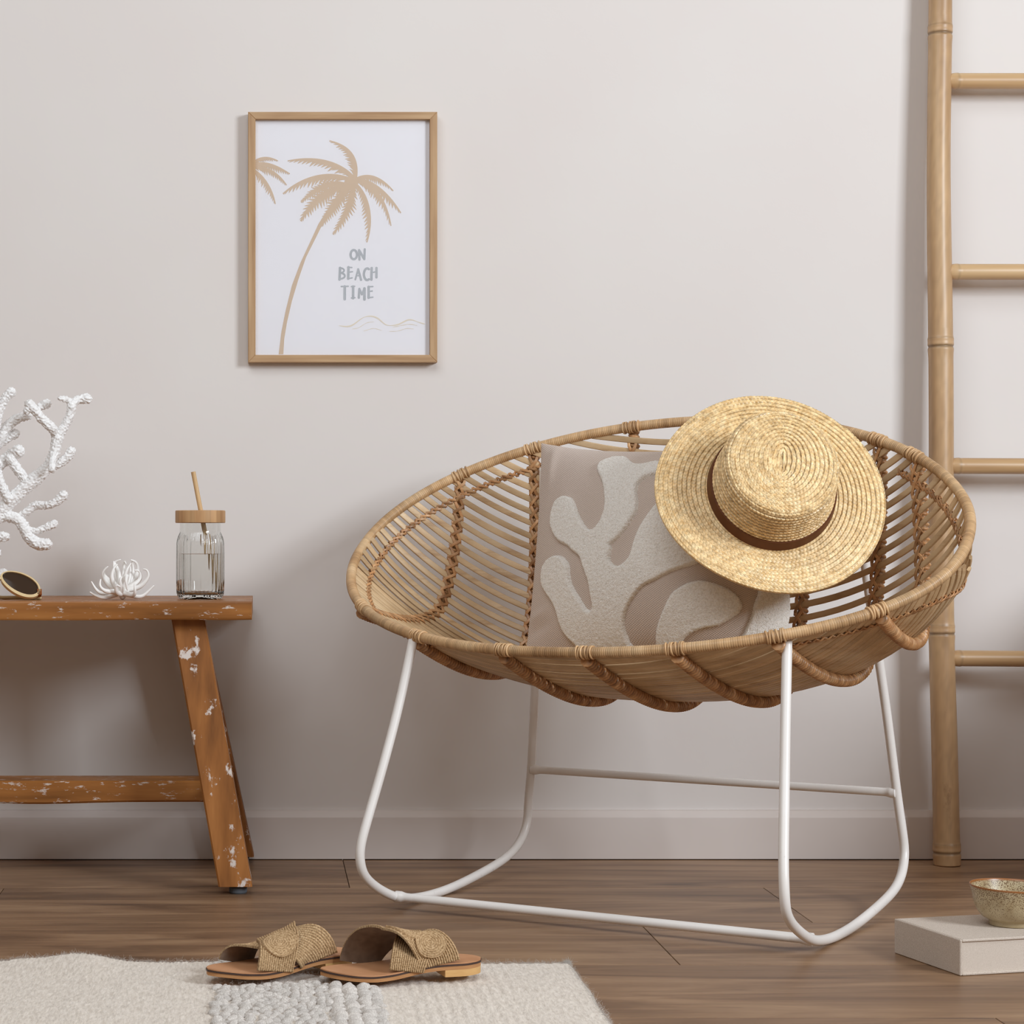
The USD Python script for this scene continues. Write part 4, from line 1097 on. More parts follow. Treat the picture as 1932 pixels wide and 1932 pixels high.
# ------------------------------------------------------------------ straw hat
def build_hat():
    t = thing('straw_hat', 'straw boater hat with brown band resting on the cushion and chair rim', 'hat')
    d = 3.045
    c = P(1454, 929, d)
    n = np.array([0.0, -0.834, 0.480])
    n /= np.linalg.norm(n)
    m = np.array([0.37, 0, 0.93])
    m -= n * (m @ n)
    m /= np.linalg.norm(m)            # up along the brim
    s = np.cross(m, n)                # across the brim
    if s[0] < 0:
        s = -s
    long_ax = m * 0.96 + s * -0.28
    long_ax /= np.linalg.norm(long_ax)
    shrt = np.cross(n, long_ax)
    NA = 900
    th = np.arange(NA) * 2 * np.pi / NA
    rng = np.random.default_rng(21)

    def build(prof, rowlen, seed, cells_at):
        """prof: (radius, height, ovalness) polyline from the inside out."""
        pr = np.asarray(prof, float)
        L = np.concatenate([[0], np.cumsum(np.hypot(np.diff(pr[:, 0]), np.diff(pr[:, 1])))])
        ns = int(L[-1] / 0.00085)
        q = np.linspace(0, L[-1], ns)
        R, Hh, Ov = (np.interp(q, L, pr[:, k]) for k in range(3))
        dR, dH = np.gradient(R, q), np.gradient(Hh, q)
        ln = np.hypot(dR, dH)
        nr, nh = -dH / ln, dR / ln                     # outward normal in the profile plane
        row = q[:, None] / rowlen - th[None] / (2 * np.pi)      # spiral braid
        k = np.floor(row)
        u = row - k
        per = np.maximum(2 * np.pi * np.maximum(R, 0.004) / 0.0058, 6)
        ncell = np.round(np.interp((np.floor(q / rowlen) + 0.5) * rowlen, q, per))
        cell = th[None] / (2 * np.pi) * ncell[:, None] + 0.85 * np.abs(u - 0.5) + 0.37 * k
        ci = np.floor(cell)
        cu = cell - ci
        half = u > 0.5
        strand = np.sin(np.pi * cu) ** 0.6 * (0.35 + 0.65 * np.sin(np.pi * np.clip(np.abs(u - 0.5) * 2, 0, 1)) ** 0.5)
        lap = (1 - u)                                  # each row overlaps the next one out
        disp = 0.0013 * strand + 0.0017 * lap - 0.0018 * (u < 0.09) - 0.001 * (u > 0.95)
        hsh = np.sin((ci * 12.9898 + k * 78.233 + half * 37.7 + seed) % 1000.0) * 43758.5453
        rnd = hsh - np.floor(hsh)
        tone = 0.26 + 0.46 * rnd + 0.26 * strand - 0.5 * (u < 0.11) - 0.3 * (cu < 0.14)  # shade of the braid grooves is painted in as darker tone
        ca, sa = np.cos(th)[None], np.sin(th)[None]
        rr = R[:, None] + disp * nr[:, None]
        hh = Hh[:, None] + disp * nh[:, None]
        x = (rr + Ov[:, None]) * ca
        y = rr * sa
        return x, y, hh, tone, R

    def place(x, y, h):
        return c + (x[..., None] * long_ax + y[..., None] * shrt + h[..., None] * n) * (d / 3.165)
    # crown, from its centre line over the top edge down to the brim
    H = 0.086
    e = 0.015
    prof = [(0.0006, H - 0.0015, e), (0.02, H + 0.001, e), (0.045, H + 0.001, e * 0.8), (0.066, H - 0.0015, e * 0.7)]
    for a in np.radians(np.linspace(15, 85, 7)):
        prof.append((0.0685 + 0.012 * math.sin(a), H - 0.0135 + 0.012 * math.cos(a), e * 0.6))
    prof += [(0.0835, 0.045, e * 0.5), (0.0872, 0.018, e * 0.45), (0.0885, 0.004, e * 0.4)]
    x, y, h, tone, R = build(prof, 0.0066, 1.0, 0)
    crown = place(x, y, h)
    obj('crown', (crown.reshape(-1, 3), grid_faces(len(R), NA, False, True)), 'straw', t, tone=tone.ravel(), label='oval crown of spiral straw braid')
    prof = [(0.0880, 0.006, e * 0.4), (0.0905, 0.0022, e * 0.4), (0.096, 0.0, e * 0.35), (0.13, -0.001, e * 0.15), (0.150, -0.0005, 0.0), (0.1668, -0.003, 0.0)]
    x, y, h, tone, R = build(prof, 0.0068, 7.0, 0)
    r_ = np.hypot(x, y)
    wave = np.clip((r_ - 0.09) / 0.077, 0, 1) ** 1.5

    def warp(x, y, h):
        ang = np.arctan2(y, x)
        r_ = np.hypot(x, y)
        wv = np.clip((r_ - 0.09) / 0.077, 0, 1) ** 1.5
        return h + wv * (0.006 * np.cos(2 * ang + 0.6) + 0.003 * np.sin(3 * ang))
    top = place(x, y, warp(x, y, h))
    bot = place(x, y, warp(x, y, h) - 0.0032)
    ns = len(R)
    F = grid_faces(ns, NA, False, True)
    nb = ns * NA
    j = np.arange(NA)
    j2 = (j + 1) % NA
    e_ = (ns - 1) * NA
    side = np.vstack([np.stack([e_ + j, nb + e_ + j2, e_ + j2], 1), np.stack([e_ + j, nb + e_ + j, nb + e_ + j2], 1)])
    # the underside needs no more than every fourth ring and spoke
    obj('brim', (np.vstack([top.reshape(-1, 3), bot.reshape(-1, 3)]), np.vstack([F, F[:, ::-1] + nb, side])), 'straw', t, tone=np.concatenate([tone.ravel(), tone.ravel()]), label='wide flat brim of spiral straw braid')
    # band
    k = np.arange(200) * 2 * np.pi / 200
    rows = []
    for r0, hh in ((0.0890, 0.0026), (0.0930, 0.0034), (0.0934, 0.0048), (0.0916, 0.0200), (0.0910, 0.0212), (0.0868, 0.0212)):
        rows.append(place((r0 + e * 0.42) * np.cos(k), r0 * np.sin(k), np.full(200, hh)))
    V = np.array(rows).reshape(-1, 3)
    obj('band', (V, grid_faces(6, 200, False, True)[:, ::-1]), 'leather_band', t, smooth=40, label='dark brown leather hat band')
    return n


build_hat()


# ------------------------------------------------------------------ bamboo ladder
def build_ladder():
    t = thing('bamboo_ladder', 'bamboo blanket ladder leaning on the wall at the right', 'ladder')
    def pole(xs_px, off_x, seed, nodes):
        zz = np.array([0.0, 0.06, 0.20, 0.384, 0.65, 0.86, 1.17, 1.39, 1.5, 1.95])
        y = lambda z: 3.602 + (3.652 - 3.602) * z / 1.95
        pxs = np.interp(zz, xs_px[0], xs_px[1])
        X = (pxs - PX0) / FPX * y(zz) + off_x
        cs = CubicSpline(zz, X)
        z = np.unique(np.concatenate([np.linspace(0, 1.95, 150)] + [np.linspace(max(n_ - 0.03, 0), n_ + 0.03, 50) for n_ in nodes]))
        rad = np.interp(z, [0, 0.1, 0.6, 1.0, 1.2, 1.95], [0.0220, 0.0212, 0.0203, 0.0198, 0.0192, 0.0185])
        tone = np.full(len(z), 0.5)
        rng = np.random.default_rng(seed)
        for n_ in nodes:
            dz = z - n_
            rad = rad + 0.0012 * np.exp(-(dz / 0.012) ** 2) - 0.0014 * np.exp(-((dz + 0.001) / 0.0022) ** 2) + 0.0007 * np.exp(-((dz - 0.012) / 0.003) ** 2)
            tone = tone - 0.62 * np.exp(-((dz + 0.0005) / 0.0026) ** 2) - 0.2 * np.exp(-((dz - 0.0135) / 0.0016) ** 2) + 0.1 * np.exp(-((dz - 0.006) / 0.006) ** 2)
        sides = 28
        th = np.arange(sides) * 2 * np.pi / sides
        ns = meshkit.noise(np.stack([np.cos(th)[None] * 1.6 + 0 * z[:, None], np.sin(th)[None] * 1.6 + 0 * z[:, None], z[:, None] * 6 + 0 * th[None]], -1), seed)
        r2 = rad[:, None] * (1 + 0.045 * (ns - 0.5)) 
        r2[0] *= 0.93
        path = np.stack([cs(z), y(z), z], 1)
        v, f = tube(path, r2, sides)
        # ragged dark node rings
        tn = tone[:, None] + 0.25 * (meshkit.noise(np.stack([np.cos(th)[None] * 4 + 0 * z[:, None], np.sin(th)[None] * 4 + 0 * z[:, None], z[:, None] * 60 + 0 * th[None]], -1), seed + 3) - 0.5)
        return (v, f), np.concatenate([np.clip(tn, 0.02, 1).ravel(), [0.4, 0.4]]), cs
    px = ([0.0, 0.20, 0.384, 0.86, 1.17, 1.39, 1.95], [1787, 1782, 1776.5, 1775, 1771, 1774, 1775])
    m, tone, cs = pole(px, 0.0, 3, [0.022, 0.384, 0.862, 1.386, 1.86])
    obj('pole', m, 'bamboo', t, tone=tone)
    px2 = ([0.0, 0.20, 0.384, 0.86, 1.17, 1.39, 1.95], [1776, 1777, 1776.5, 1775, 1777, 1774, 1775])
    m, tone, cs2 = pole(px2, 0.44, 8, [0.03, 0.43, 0.93, 1.42, 1.80])
    obj('pole', m, 'bamboo', t, tone=tone)
    for zr, tilt, node in ((0.0215 + 0.0, 0, 0), ):
        pass
    for k, (yl, yr) in enumerate(((1242, 1245), (879, 881), (513, 513), (153, 153), (-205, -205))):
        dd = 3.602 + 0.05 * (CAMZ + (1010 - yl) / FPX * 3.62) / 1.95
        z0, z1 = CAMZ - (yl - PY0) / FPX * dd, CAMZ - (yr - PY0) / FPX * dd
        x0, x1 = float(cs(z0)) + 0.012, float(cs2(z1)) - 0.012
        n = 120
        x = np.linspace(x0, x1, n)
        kk = np.linspace(0, 1, n)
        r = np.full(n, 0.0133)
        tone = np.full(n, 0.52)
        for nd in (x0 + 0.017, x0 + 0.30, x1 - 0.012):
            r = r + 0.0006 * np.exp(-((x - nd) / 0.004) ** 2) - 0.0005 * np.exp(-((x - nd - 0.003) / 0.002) ** 2)
            tone = tone - 0.22 * np.exp(-((x - nd) / 0.0022) ** 2)
        r = r * np.clip(0.8 + (x - x0) / 0.05, 0.8, 1)
        path = np.stack([x, np.full(n, dd), z0 + (z1 - z0) * kk], 1)
        v, f = tube(path, r, 20)
        obj('rung', (v, f), 'bamboo_rung', t, tone=np.concatenate([np.repeat(tone, 20), [.5, .5]]))


build_ladder()


# ------------------------------------------------------------------ rug
RUG_Z = 0.011


def rug_height(x, y):
    """Surface of the woven rug."""
    h = np.full(x.shape, RUG_Z)
    h = h + 0.011 * np.exp(-((x + 0.235 + 0.25 * (y - 2.74)) / 0.045) ** 2) * np.exp(-((y - 2.76) / 0.12) ** 2)
    h = h + 0.0035 * np.exp(-((x + 0.30) / 0.03) ** 2) * np.exp(-((y - 2.74) / 0.08) ** 2)
    h = h + 0.003 * (meshkit.fbm(np.stack([x * 7, y * 7, 0 * x], -1), 2, 6) - 0.5)
    # ridges along the warp on the right half, fine rep on the left
    ridge = np.sin((x + 0.004 * meshkit.noise(np.stack([x * 5, y * 9, 0 * x], -1), 1)) * 2 * np.pi / 0.0135)
    am = np.clip((x - 0.15) / 0.02, 0, 1) * np.clip((0.335 - x) / 0.05, 0.25, 1)
    h = h + 0.0006 * am * ridge * (0.4 + 1.2 * meshkit.noise(np.stack([x * 40, y * 25, 0 * x], -1), 12))
    h = h + 0.0005 * (x < -0.06) * np.sin(x * 2 * np.pi / 0.0045)
    h = h + 0.0016 * (meshkit.fbm(np.stack([x * 300, y * 140, 0 * x], -1), 2, 2) - 0.5)
    return h


def rug_pt(px, py, z=RUG_Z):
    d = (CAMZ - z) * FPX / (py - PY0)
    return np.array([(px - PX0) / FPX * d, d])


SOLES = [(rug_pt(757, 1851), math.radians(194)), (rug_pt(529, 1843), math.radians(211))]      # the two sandals press the pile down


def build_rug():
    t = thing('rug', 'cream handwoven wool rug with chunky looped stripe under the sandals', 'rug')
    x0, x1, y0, y1 = -0.62, 0.386, 2.02, 2.735
    nx, ny = 430, 250
    X, Y = np.meshgrid(np.linspace(x0, x1, nx), np.linspace(0, 1, ny), indexing='ij')
    ye = y1 + 0.006 * (meshkit.fbm(np.stack([X * 6, 0 * X, 0 * X], -1), 3, 5) - 0.5) + 0.004 * np.exp(-((X + 0.23) / 0.05) ** 2)
    Yw = y0 + (ye - y0) * Y ** 0.8
    xe = 0.008 * (meshkit.fbm(np.stack([0 * X, Yw * 7, 0 * X], -1), 3, 9) - 0.5)
    Xw = X + xe * np.clip((X - 0.3) / 0.086, 0, 1)
    Hh = rug_height(Xw, Yw)
    ed = np.minimum(np.minimum(x1 - X, X - x0), (ye - Yw))
    k = np.clip(ed / 0.010, 0, 1)
    Hh = 0.002 + (Hh - 0.002) * np.sqrt(np.clip(1 - (1 - k) ** 2, 0, 1))
    V = np.stack([Xw, Yw, Hh], -1).reshape(-1, 3)
    B = V.copy()
    B[:, 2] = 0.0008
    F = grid_faces(nx, ny)
    idx = np.arange(nx * ny).reshape(nx, ny)
    loop = np.concatenate([idx[:, 0], idx[-1, 1:], idx[::-1, -1][1:], idx[0, ::-1][1:-1]])
    l2 = np.roll(loop, -1)
    nb = nx * ny
    side = np.vstack([np.stack([loop, nb + loop, nb + l2], 1), np.stack([loop, nb + l2, l2], 1)])
    obj('woven_field', (np.vstack([V, B]), np.vstack([F, F[:, ::-1] + nb, side])), 'wool', t, smooth=50)
    # chunky loops: bobbles of thick yarn in rows along the warp
    rng = np.random.default_rng(31)
    ico = trimesh.creation.icosphere(2)
    ms, tl = [], []
    cols = [(-0.053 + 0.0098 * i, 0.0056, 0.0098) for i in range(14)] + [(0.0845, 0.0082, 0.0150), (0.1000, 0.0086, 0.0158), (0.1155, 0.0076, 0.0142), (0.1290, 0.0068, 0.0135)]
    for cx_, w, pitch in cols:
        y = y1 - 0.004
        while y > 2.06:
            pt = pitch * (0.85 + 0.3 * rng.random())
            x = cx_ + (0.0016 if w > 0.006 else 0.0030) * rng.standard_normal()
            z = float(rug_height(np.array([x]), np.array([y]))[0])
            big = w > 0.007
            sc = np.array([w * (0.95 + 0.3 * rng.random()), pt * 0.62, (0.0070 if big else 0.0044) * (0.85 + 0.4 * rng.random())])
            v = ico.vertices * sc
            a = rng.normal(0.25 if big else 0.5, 0.25)
            v = v @ np.array([[math.cos(a), math.sin(a), 0], [-math.sin(a), math.cos(a), 0], [0, 0, 1]])
            under = min(((x - q[0]) * math.cos(a_) + (y - q[1]) * math.sin(a_)) ** 2 / 0.10 ** 2 + (-(x - q[0]) * math.sin(a_) + (y - q[1]) * math.cos(a_)) ** 2 / 0.043 ** 2 for q, a_ in SOLES) < 1
            v = v + [x, y, z - 0.001 + 0.002 * rng.random() - 0.0060 * under]
            v = v + (meshkit.noise(v * 170, 3)[:, None] - 0.5) * 0.0024
            ms.append((v, ico.faces))
            tl.append(np.full(len(v), 0.5 + 0.5 * (rng.random() - 0.5) + (0.1 if big else -0.05)))
            y -= pt
    obj('loop_stripe', join(ms), 'wool_chunky', t, tone=np.concatenate(tl), kind='stuff', label='chunky looped yarn stripe')
    # loose fibres standing off the wool
    nf = 15000
    fx = rng.uniform(-0.36, 0.386, nf)
    fy = np.where(rng.random(nf) < 0.35, y1 - 0.008 * rng.random(nf), rng.uniform(2.36, y1, nf))
    edge = rng.random(nf) < 0.12
    fx = np.where(edge, 0.384 - 0.006 * rng.random(nf), fx)
    fz = rug_height(fx, fy) - 0.001
    Lf = 0.0018 + 0.0045 * rng.random(nf) ** 2 + 0.003 * (rng.random(nf) < 0.04)
    inl = (fx > -0.06) & (fx < 0.138)
    fz = fz + np.where(inl, 0.004, 0.0)
    dr = rng.standard_normal((nf, 3)) * [1, 1, 0.5] + [0, 0, 0.6]
    dr /= np.linalg.norm(dr, axis=1, keepdims=True)
    d2 = dr + rng.standard_normal((nf, 3)) * 0.7
    p0 = np.stack([fx, fy, fz], 1)
    pts = np.stack([p0, p0 + dr * Lf[:, None] * 0.5, p0 + dr * Lf[:, None] * 0.5 + d2 * Lf[:, None] * 0.45], 1)
    pts[..., 2] = np.maximum(pts[..., 2], 0.001)
    path = str(t.GetPath()) + '/loose_fibre'
    cv = UsdGeom.BasisCurves.Define(stage, path)
    cv.CreateTypeAttr('linear')
    cv.CreatePointsAttr(Vt.Vec3fArray.FromNumpy(pts.reshape(-1, 3).astype(np.float32)))
    cv.CreateCurveVertexCountsAttr(Vt.IntArray.FromNumpy(np.full(nf, 3, np.int32)))
    cv.CreateWidthsAttr(Vt.FloatArray.FromNumpy(np.full(nf * 3, 0.00014, np.float32)))
    cv.SetWidthsInterpolation('vertex')
    UsdShade.MaterialBindingAPI.Apply(cv.GetPrim()).Bind(MAT['wool_chunky'])
    cv.GetPrim().SetCustomDataByKey('kind', 'stuff')


build_rug()


# ------------------------------------------------------------------ sandals
def build_sandal(label, pos, ang, mirror, L=0.222, top=(), discs=(), pitch=0.0, lift=0.0045, slope=0.3):
    """pos: floor point under the middle of the sole; ang: heading of the toe; local x heel to toe, y to the left of the heading."""
    t = thing('sandal', label, 'sandal', group='pair of jute sandals on the rug')
    ca, sa = math.cos(ang), math.sin(ang)
    zbase = RUG_Z + 0.0035 + lift

    def W(l):
        l = np.asarray(l, float)
        x, y, z = l[..., 0] - L / 2, l[..., 1] * (-1 if mirror else 1), l[..., 2]
        return np.stack([pos[0] + x * ca - y * sa, pos[1] + x * sa + y * ca, zbase + z + pitch * x], -1)
    flip = mirror
    xs = np.concatenate([L * (1 - np.cos(np.linspace(0, np.pi, 64))) / 2])
    u = xs / L
    # half widths to the inner and outer side
    wl = np.interp(u, [0, .02, .06, .14, .30, .45, .60, .72, .84, .93, .98, 1], [0, .013, .022, .030, .030, .031, .038, .041, .036, .024, .0125, 0])
    wr = np.interp(u, [0, .02, .06, .14, .30, .45, .60, .72, .84, .93, .98, 1], [0, .013, .022, .030, .031, .035, .040, .0405, .033, .019, .0095, 0])
    ker = np.array([1, 2, 3, 2, 1.]) / 9
    sm = lambda w: np.concatenate([[0], np.convolve(np.pad(w, 2, mode='edge'), ker, 'valid')[1:-1], [0]])
    wl, wr = sm(wl), sm(wr)
    zb = np.interp(u, [0, .28, .36, .52, .66, .80, 1.0], [.0085, .0085, .008, .003, 0, .0006, .0045])
    zb = np.convolve(np.pad(zb, 4, mode='edge'), np.ones(9) / 9, 'valid')

    def layer(name, z0, z1, m, inset=0.0, x_lo=0.0, x_hi=1.0, flat_bottom=False, **kw):
        sel = (u >= x_lo) & (u <= x_hi)
        k = np.linspace(-1, 1, 13)
        a, b = np.maximum(wl - inset, 0), np.maximum(wr - inset, 0)
        Yg = np.where(k[None] > 0, k[None] * a[:, None], k[None] * b[:, None])
        Xg = np.broadcast_to((L / 2 + (xs - L / 2) * (1 - 2 * inset / L))[:, None], Yg.shape)
        T = np.stack([Xg, Yg, np.broadcast_to((zb + z1)[:, None], Yg.shape)], -1)[sel]
        Bm = np.stack([Xg, Yg, np.broadcast_to((np.zeros_like(zb) + z0 if flat_bottom else zb + z0)[:, None], Yg.shape)], -1)[sel]
        nu = len(T)
        F = grid_faces(nu, 13)
        idx = np.arange(nu * 13).reshape(nu, 13)
        loop = np.concatenate([idx[:, 0], idx[-1, 1:], idx[::-1, -1][1:], idx[0, ::-1][1:-1]])
        l2 = np.roll(loop, -1)
        nb = nu * 13
        side = np.vstack([np.stack([loop, nb + loop, nb + l2], 1), np.stack([loop, nb + l2, l2], 1)])
        faces = np.vstack([F, F[:, ::-1] + nb, side])
        V = W(np.vstack([T.reshape(-1, 3), Bm.reshape(-1, 3)]))
        if flip:
            faces = faces[:, ::-1]
        return obj(name, (V, faces), m, t, smooth=40, **kw)
    layer('outsole', 0.0, 0.0046, 'outsole', inset=0.0006, label='tan outsole')
    layer('heel_block', 0.0, 0.0002, 'heel_wood', inset=0.0008, x_hi=0.285, flat_bottom=True, label='pale stacked heel')
    layer('welt', 0.0045, 0.0066, 'welt', inset=0.0, label='dark brown welt line')
    layer('footbed', 0.0065, 0.0080, 'footbed', inset=0.0007, label='tan leather footbed')
    zf = lambda x: np.interp(x / L, u, zb) + 0.0078
    # straps: bands of jute cords arched across the foot
    def strap(x_far, x_near, h, w0, w1, w2, lift_, name_label):
        """From the +y side at x_far over to the -y side at x_near."""
        x_far, x_near = x_far * L / 0.216, x_near * L / 0.216
        def cen(s):
            x = x_far + (x_near - x_far) * (0.6 * np.clip(s, -0.02, 1.02) + 0.4 * (0.5 - 0.5 * np.cos(np.pi * np.clip(s, -0.02, 1.02))))
            hw = np.where(np.cos(np.pi * s) > 0, np.interp(x / L, u, wl), np.interp(x / L, u, wr)) * 0.97
            y = np.sign(np.cos(np.pi * s)) * np.abs(np.cos(np.pi * s)) ** 0.8 * hw * 1.02
            z = zf(x) + (h + lift_) * np.clip(np.sin(np.pi * s), 0, 1) ** 0.78 - 0.001 + lift_ * 0.3
            return np.stack([x, y, z], -1)

        def S_(s, k, o=0.0):
            s, k = np.asarray(s, float), np.asarray(k, float)
            c_ = cen(s)
            T = cen(np.clip(s + 0.01, 0, 1)) - cen(np.clip(s - 0.01, 0, 1))
            T = T / (np.linalg.norm(T, axis=-1, keepdims=True) + 1e-9)
            D = np.array([1.0, 0, 0]) - T * T[..., :1]
            D = D + np.array([0, 0, -0.25]) * np.sin(np.pi * s)[..., None] * 0
            D = D / (np.linalg.norm(D, axis=-1, keepdims=True) + 1e-9)
            Nn = np.cross(D, T)
            Nn = np.where(Nn[..., 2:3] * 0 + (Nn * np.stack([0 * s, c_[..., 1] * 20, 1 + 0 * s], -1)).sum(-1, keepdims=True) < 0, -Nn, Nn)
            w = np.interp(s, [0, 0.5, 1], [w0, w1, w2])
            # the instep is higher towards the heel
            pt = c_ + D * (k * w / 2)[..., None] + Nn * np.asarray(o)[..., None]
            pt = pt + np.stack([0 * s, 0 * s, -(k * w / 2) * slope * np.clip(np.sin(np.pi * s), 0, 1)], -1)
            return pt
        ns_, nk, cords = 130, 103, 17
        s = np.linspace(0, 1, ns_)
        k = np.linspace(-1, 1, nk)
        Sg, Kg = np.meshgrid(s, k, indexing='ij')
        cord = (Kg + 1) / 2 * cords
        ci = np.floor(np.clip(cord, 0, cords - 1e-6))
        arc = Sg * 42
        tw = np.sin(2 * np.pi * (arc + (cord - ci) * 0.9 + ci * 0.31))
        o = 0.0016 * np.sin(np.pi * (cord - ci)) ** 0.6 + 0.0004 * tw
        tone = 0.5 + 0.5 * (np.sin(np.pi * (cord - ci)) - 0.6) + 0.16 * tw  # tone drops between cords, painting in the shade of the gaps
        V = W(S_(Sg, Kg, o))
        Vb = W(S_(Sg, Kg, -0.0022 + 0 * o))
        F = grid_faces(ns_, nk)
        nb = ns_ * nk
        idx = np.arange(nb).reshape(ns_, nk)
        loop = np.concatenate([idx[:, 0], idx[-1, 1:], idx[::-1, -1][1:], idx[0, ::-1][1:-1]])
        l2 = np.roll(loop, -1)
        side = np.vstack([np.stack([loop, nb + loop, nb + l2], 1), np.stack([loop, nb + l2, l2], 1)])
        fc = np.vstack([F, side])
        mid = F[len(F) // 4]
        vv = np.vstack([V.reshape(-1, 3), Vb.reshape(-1, 3)])
        if np.cross(vv[mid[1]] - vv[mid[0]], vv[mid[2]] - vv[mid[0]])[2] < 0:
            fc = fc[:, ::-1]
        sp = obj('strap', (vv, fc), 'jute', t, tone=np.concatenate([tone.ravel(), tone.ravel()]), label=name_label)
        obj('lining', (Vb.reshape(-1, 3), F if np.cross(vv[mid[1]] - vv[mid[0]], vv[mid[2]] - vv[mid[0]])[2] < 0 else F[:, ::-1]), 'strap_lining', sp, smooth=True, label='brown strap lining')
        Lc = float(np.linalg.norm(np.diff(cen(s), axis=0), axis=1).sum())
        return S_, Lc, sp
    out = []
    for sp in top:
        out.append(strap(*sp))
    for si, s0, k0, r0 in discs:
        S_, Lc, sp = out[si]
        w = np.interp(s0, [0, 0.5, 1], [top[si][3], top[si][4], top[si][5]])
        nr_, na = 46, 120
        rr = np.linspace(0.0, r0, nr_)
        aa = np.arange(na) * 2 * np.pi / na
        Rg, Ag = np.meshgrid(rr, aa, indexing='ij')
        turn = Rg / 0.0030 - Ag / (2 * np.pi)
        fr = turn - np.floor(turn)
        tw = np.sin(2 * np.pi * (Ag * np.maximum(Rg, 0.002) / 0.0045 + fr * 0.8))
        o = 0.0036 + 0.0010 * np.sin(np.pi * fr) ** 0.6 + 0.0003 * tw
        o = np.where(Rg > r0 * 0.985, 0.0010, o)
        tone = 0.52 + 0.3 * (np.sin(np.pi * fr) - 0.6) + 0.14 * tw  # coil gaps toned darker, with their shade put into the colour
        V = W(S_(s0 + Rg * np.cos(Ag) / Lc, k0 + Rg * np.sin(Ag) / (w / 2), o))
        F = grid_faces(nr_, na, False, True)
        vv = V.reshape(-1, 3)
        mid = F[len(F) // 4]
        S2 = W(S_(s0, k0, 0.01)) - W(S_(s0, k0, 0.0))
        if np.cross(vv[mid[1]] - vv[mid[0]], vv[mid[2]] - vv[mid[0]]) @ S2 < 0:
            F = F[:, ::-1]
        obj('disc', (vv, F), 'jute', sp, tone=tone.ravel(), label='round coil of jute cord')


# right-hand sandal of the picture: its outer strap crosses over from the toe side
ca_ = rug_pt(757, 1851)
build_sandal('tan jute cross-strap sandal with its pale heel block showing, right one of the pair', ca_, math.radians(180 + 14), False, L=0.203,
             top=[(0.112, 0.070, 0.027, 0.043, 0.043, 0.043, 0.0, 'jute strap passing underneath'), (0.066, 0.152, 0.0360, 0.050, 0.060, 0.050, 0.003, 'upper jute strap')], discs=[(1, 0.44, 0.12, 0.0215), (1, 0.20, 0.0, 0.0215)], slope=-0.26)
cb_ = rug_pt(529, 1843)
build_sandal('tan jute cross-strap sandal with its heel hidden, left one of the pair on the rug', cb_, math.radians(180 + 31), True, L=0.203,
             top=[(0.150, 0.070, 0.028, 0.050, 0.058, 0.054, 0.0, 'jute strap passing underneath'), (0.085, 0.141, 0.0305, 0.046, 0.048, 0.050, 0.003, 'upper jute strap')], discs=[(1, 0.70, 0.0, 0.0225)], slope=0.34)


# ------------------------------------------------------------------ book and bowl
def build_book():
    t = thing('book', 'thick beige linen-bound book lying flat on the floor', 'book')
    a = math.radians(14.5)
    ex, ey = np.array([math.cos(a), math.sin(a), 0]), np.array([-math.sin(a), math.cos(a), 0])
    d = CAMZ * FPX / (1842.0 - PY0)
    o = np.array([(1811.5 - PX0) / FPX * d, d, 0.0])
    Lx, Ly, Hh = 0.225, 0.154, 0.0452

    def put(m):
        v = np.asarray(m.vertices)
        m.vertices = o + v[:, :1] * ex + v[:, 1:2] * ey + v[:, 2:] * np.array([0, 0, 1.0])
        return m
    obj('back_cover', put(rbox(0.0033, Lx, 0, Ly, 0.0003, 0.0036, 0.0008)), 'linen', t, smooth=False)
    obj('front_cover', put(rbox(0.0033, Lx, 0, Ly, Hh - 0.0033, Hh, 0.0008)), 'linen', t, smooth=False)
    obj('spine', put(rbox(0, 0.0034, 0, Ly, 0.0003, Hh, 0.0010)), 'linen', t, smooth=False)
    obj('pages', put(rbox(0.0032, Lx - 0.004, 0.0022, Ly - 0.0022, 0.0034, Hh - 0.0031, 0.0003)), 'pages', t, smooth=False)
    return Hh


BOOK_H = build_book()


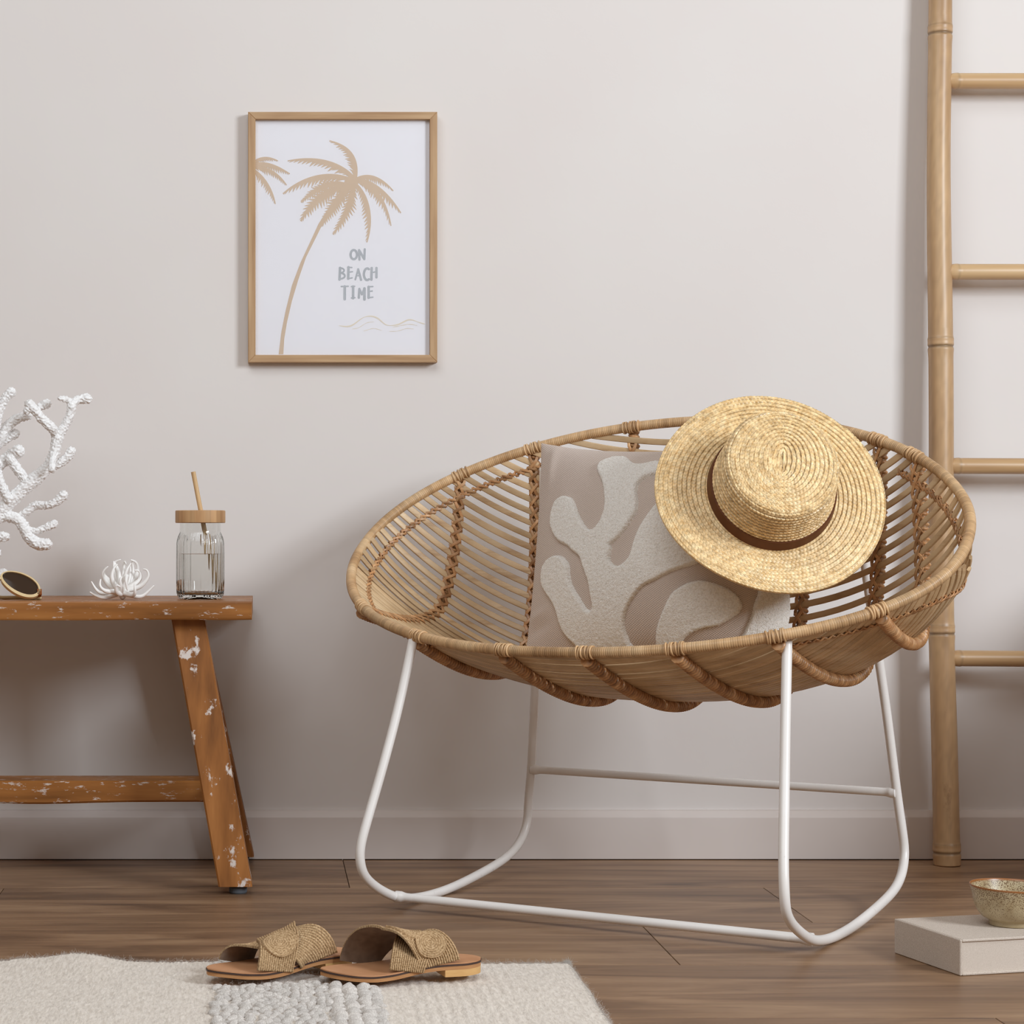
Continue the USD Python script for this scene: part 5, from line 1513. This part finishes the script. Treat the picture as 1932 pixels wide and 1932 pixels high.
def build_bowl():
    t = thing('ceramic_bowl', 'small speckled stoneware bowl with rusty rim standing on the book', 'bowl')
    d = 2.80
    c = np.array([(1909 - PX0) / FPX * d, d, BOOK_H])
    s = d / FPX
    h = 0.0515
    R = 77 * s
    out = [(0.0, 0.0035), (0.0225, 0.0035), (0.0235, 0.0006), (0.0265, 0.0), (0.0285, 0.0008), (0.0282, 0.0045), (0.0290, 0.0065), (0.0345, 0.0095), (0.0400, 0.0145), (0.0445, 0.0215), (0.0475, 0.0300), (0.0495, 0.0395), (R - 0.0004, 0.0492), (R, h - 0.0006), (R - 0.0007, h)]
    inn = [(R - 0.0018, h - 0.0006), (0.0472, 0.0390), (0.0440, 0.0290), (0.0390, 0.0200), (0.0310, 0.0120), (0.0200, 0.0085), (0.0, 0.0075)]
    pr = np.array(out + inn)
    q = np.vstack([spline(pr[5:14], 60), pr[14:15], spline(pr[15:], 40)])
    q = np.vstack([pr[:5], q])
    v, f = lathe(q, 120, (0, 0, 0))
    ang = np.arctan2(v[:, 1], v[:, 0])
    k = np.clip(v[:, 2] / h, 0, 1)
    tone = np.clip(k, 0, 1)
    rr = 1 + 0.012 * np.sin(2 * ang + 0.5) * k
    v[:, :2] *= rr[:, None]
    v[:, 2] += k ** 2 * 0.0014 * np.cos(ang - 2.6)
    obj('body', (v + c, f), 'stoneware', t, tone=tone)


build_bowl()


# ------------------------------------------------------------------ unseen chest, out of view past the right edge, placed to shade the wall
def build_unseen_chest():
    t = thing('wooden_chest', 'unseen low brown wooden chest out of view right of the bamboo ladder, shading the wall', 'chest')
    x0, x1, y0, y1, h = 1.46, 1.98, 2.88, 3.42, 0.55
    obj('body', rbox(x0, x1, y0, y1, 0.05, h - 0.035, 0.003), 'bench_wood', t, smooth=False)
    obj('lid', rbox(x0 - 0.012, x1 + 0.012, y0 - 0.012, y1 + 0.004, h - 0.034, h, 0.004), 'bench_wood', t, smooth=False)
    for x in (x0 + 0.03, x1 - 0.03):
        for y in (y0 + 0.03, y1 - 0.03):
            obj('foot', lathe([(0, 0), (0.018, 0), (0.026, 0.0495), (0, 0.0495)], 20, (x, y, 0)), 'bench_leg_wood', t, smooth=40)


build_unseen_chest()
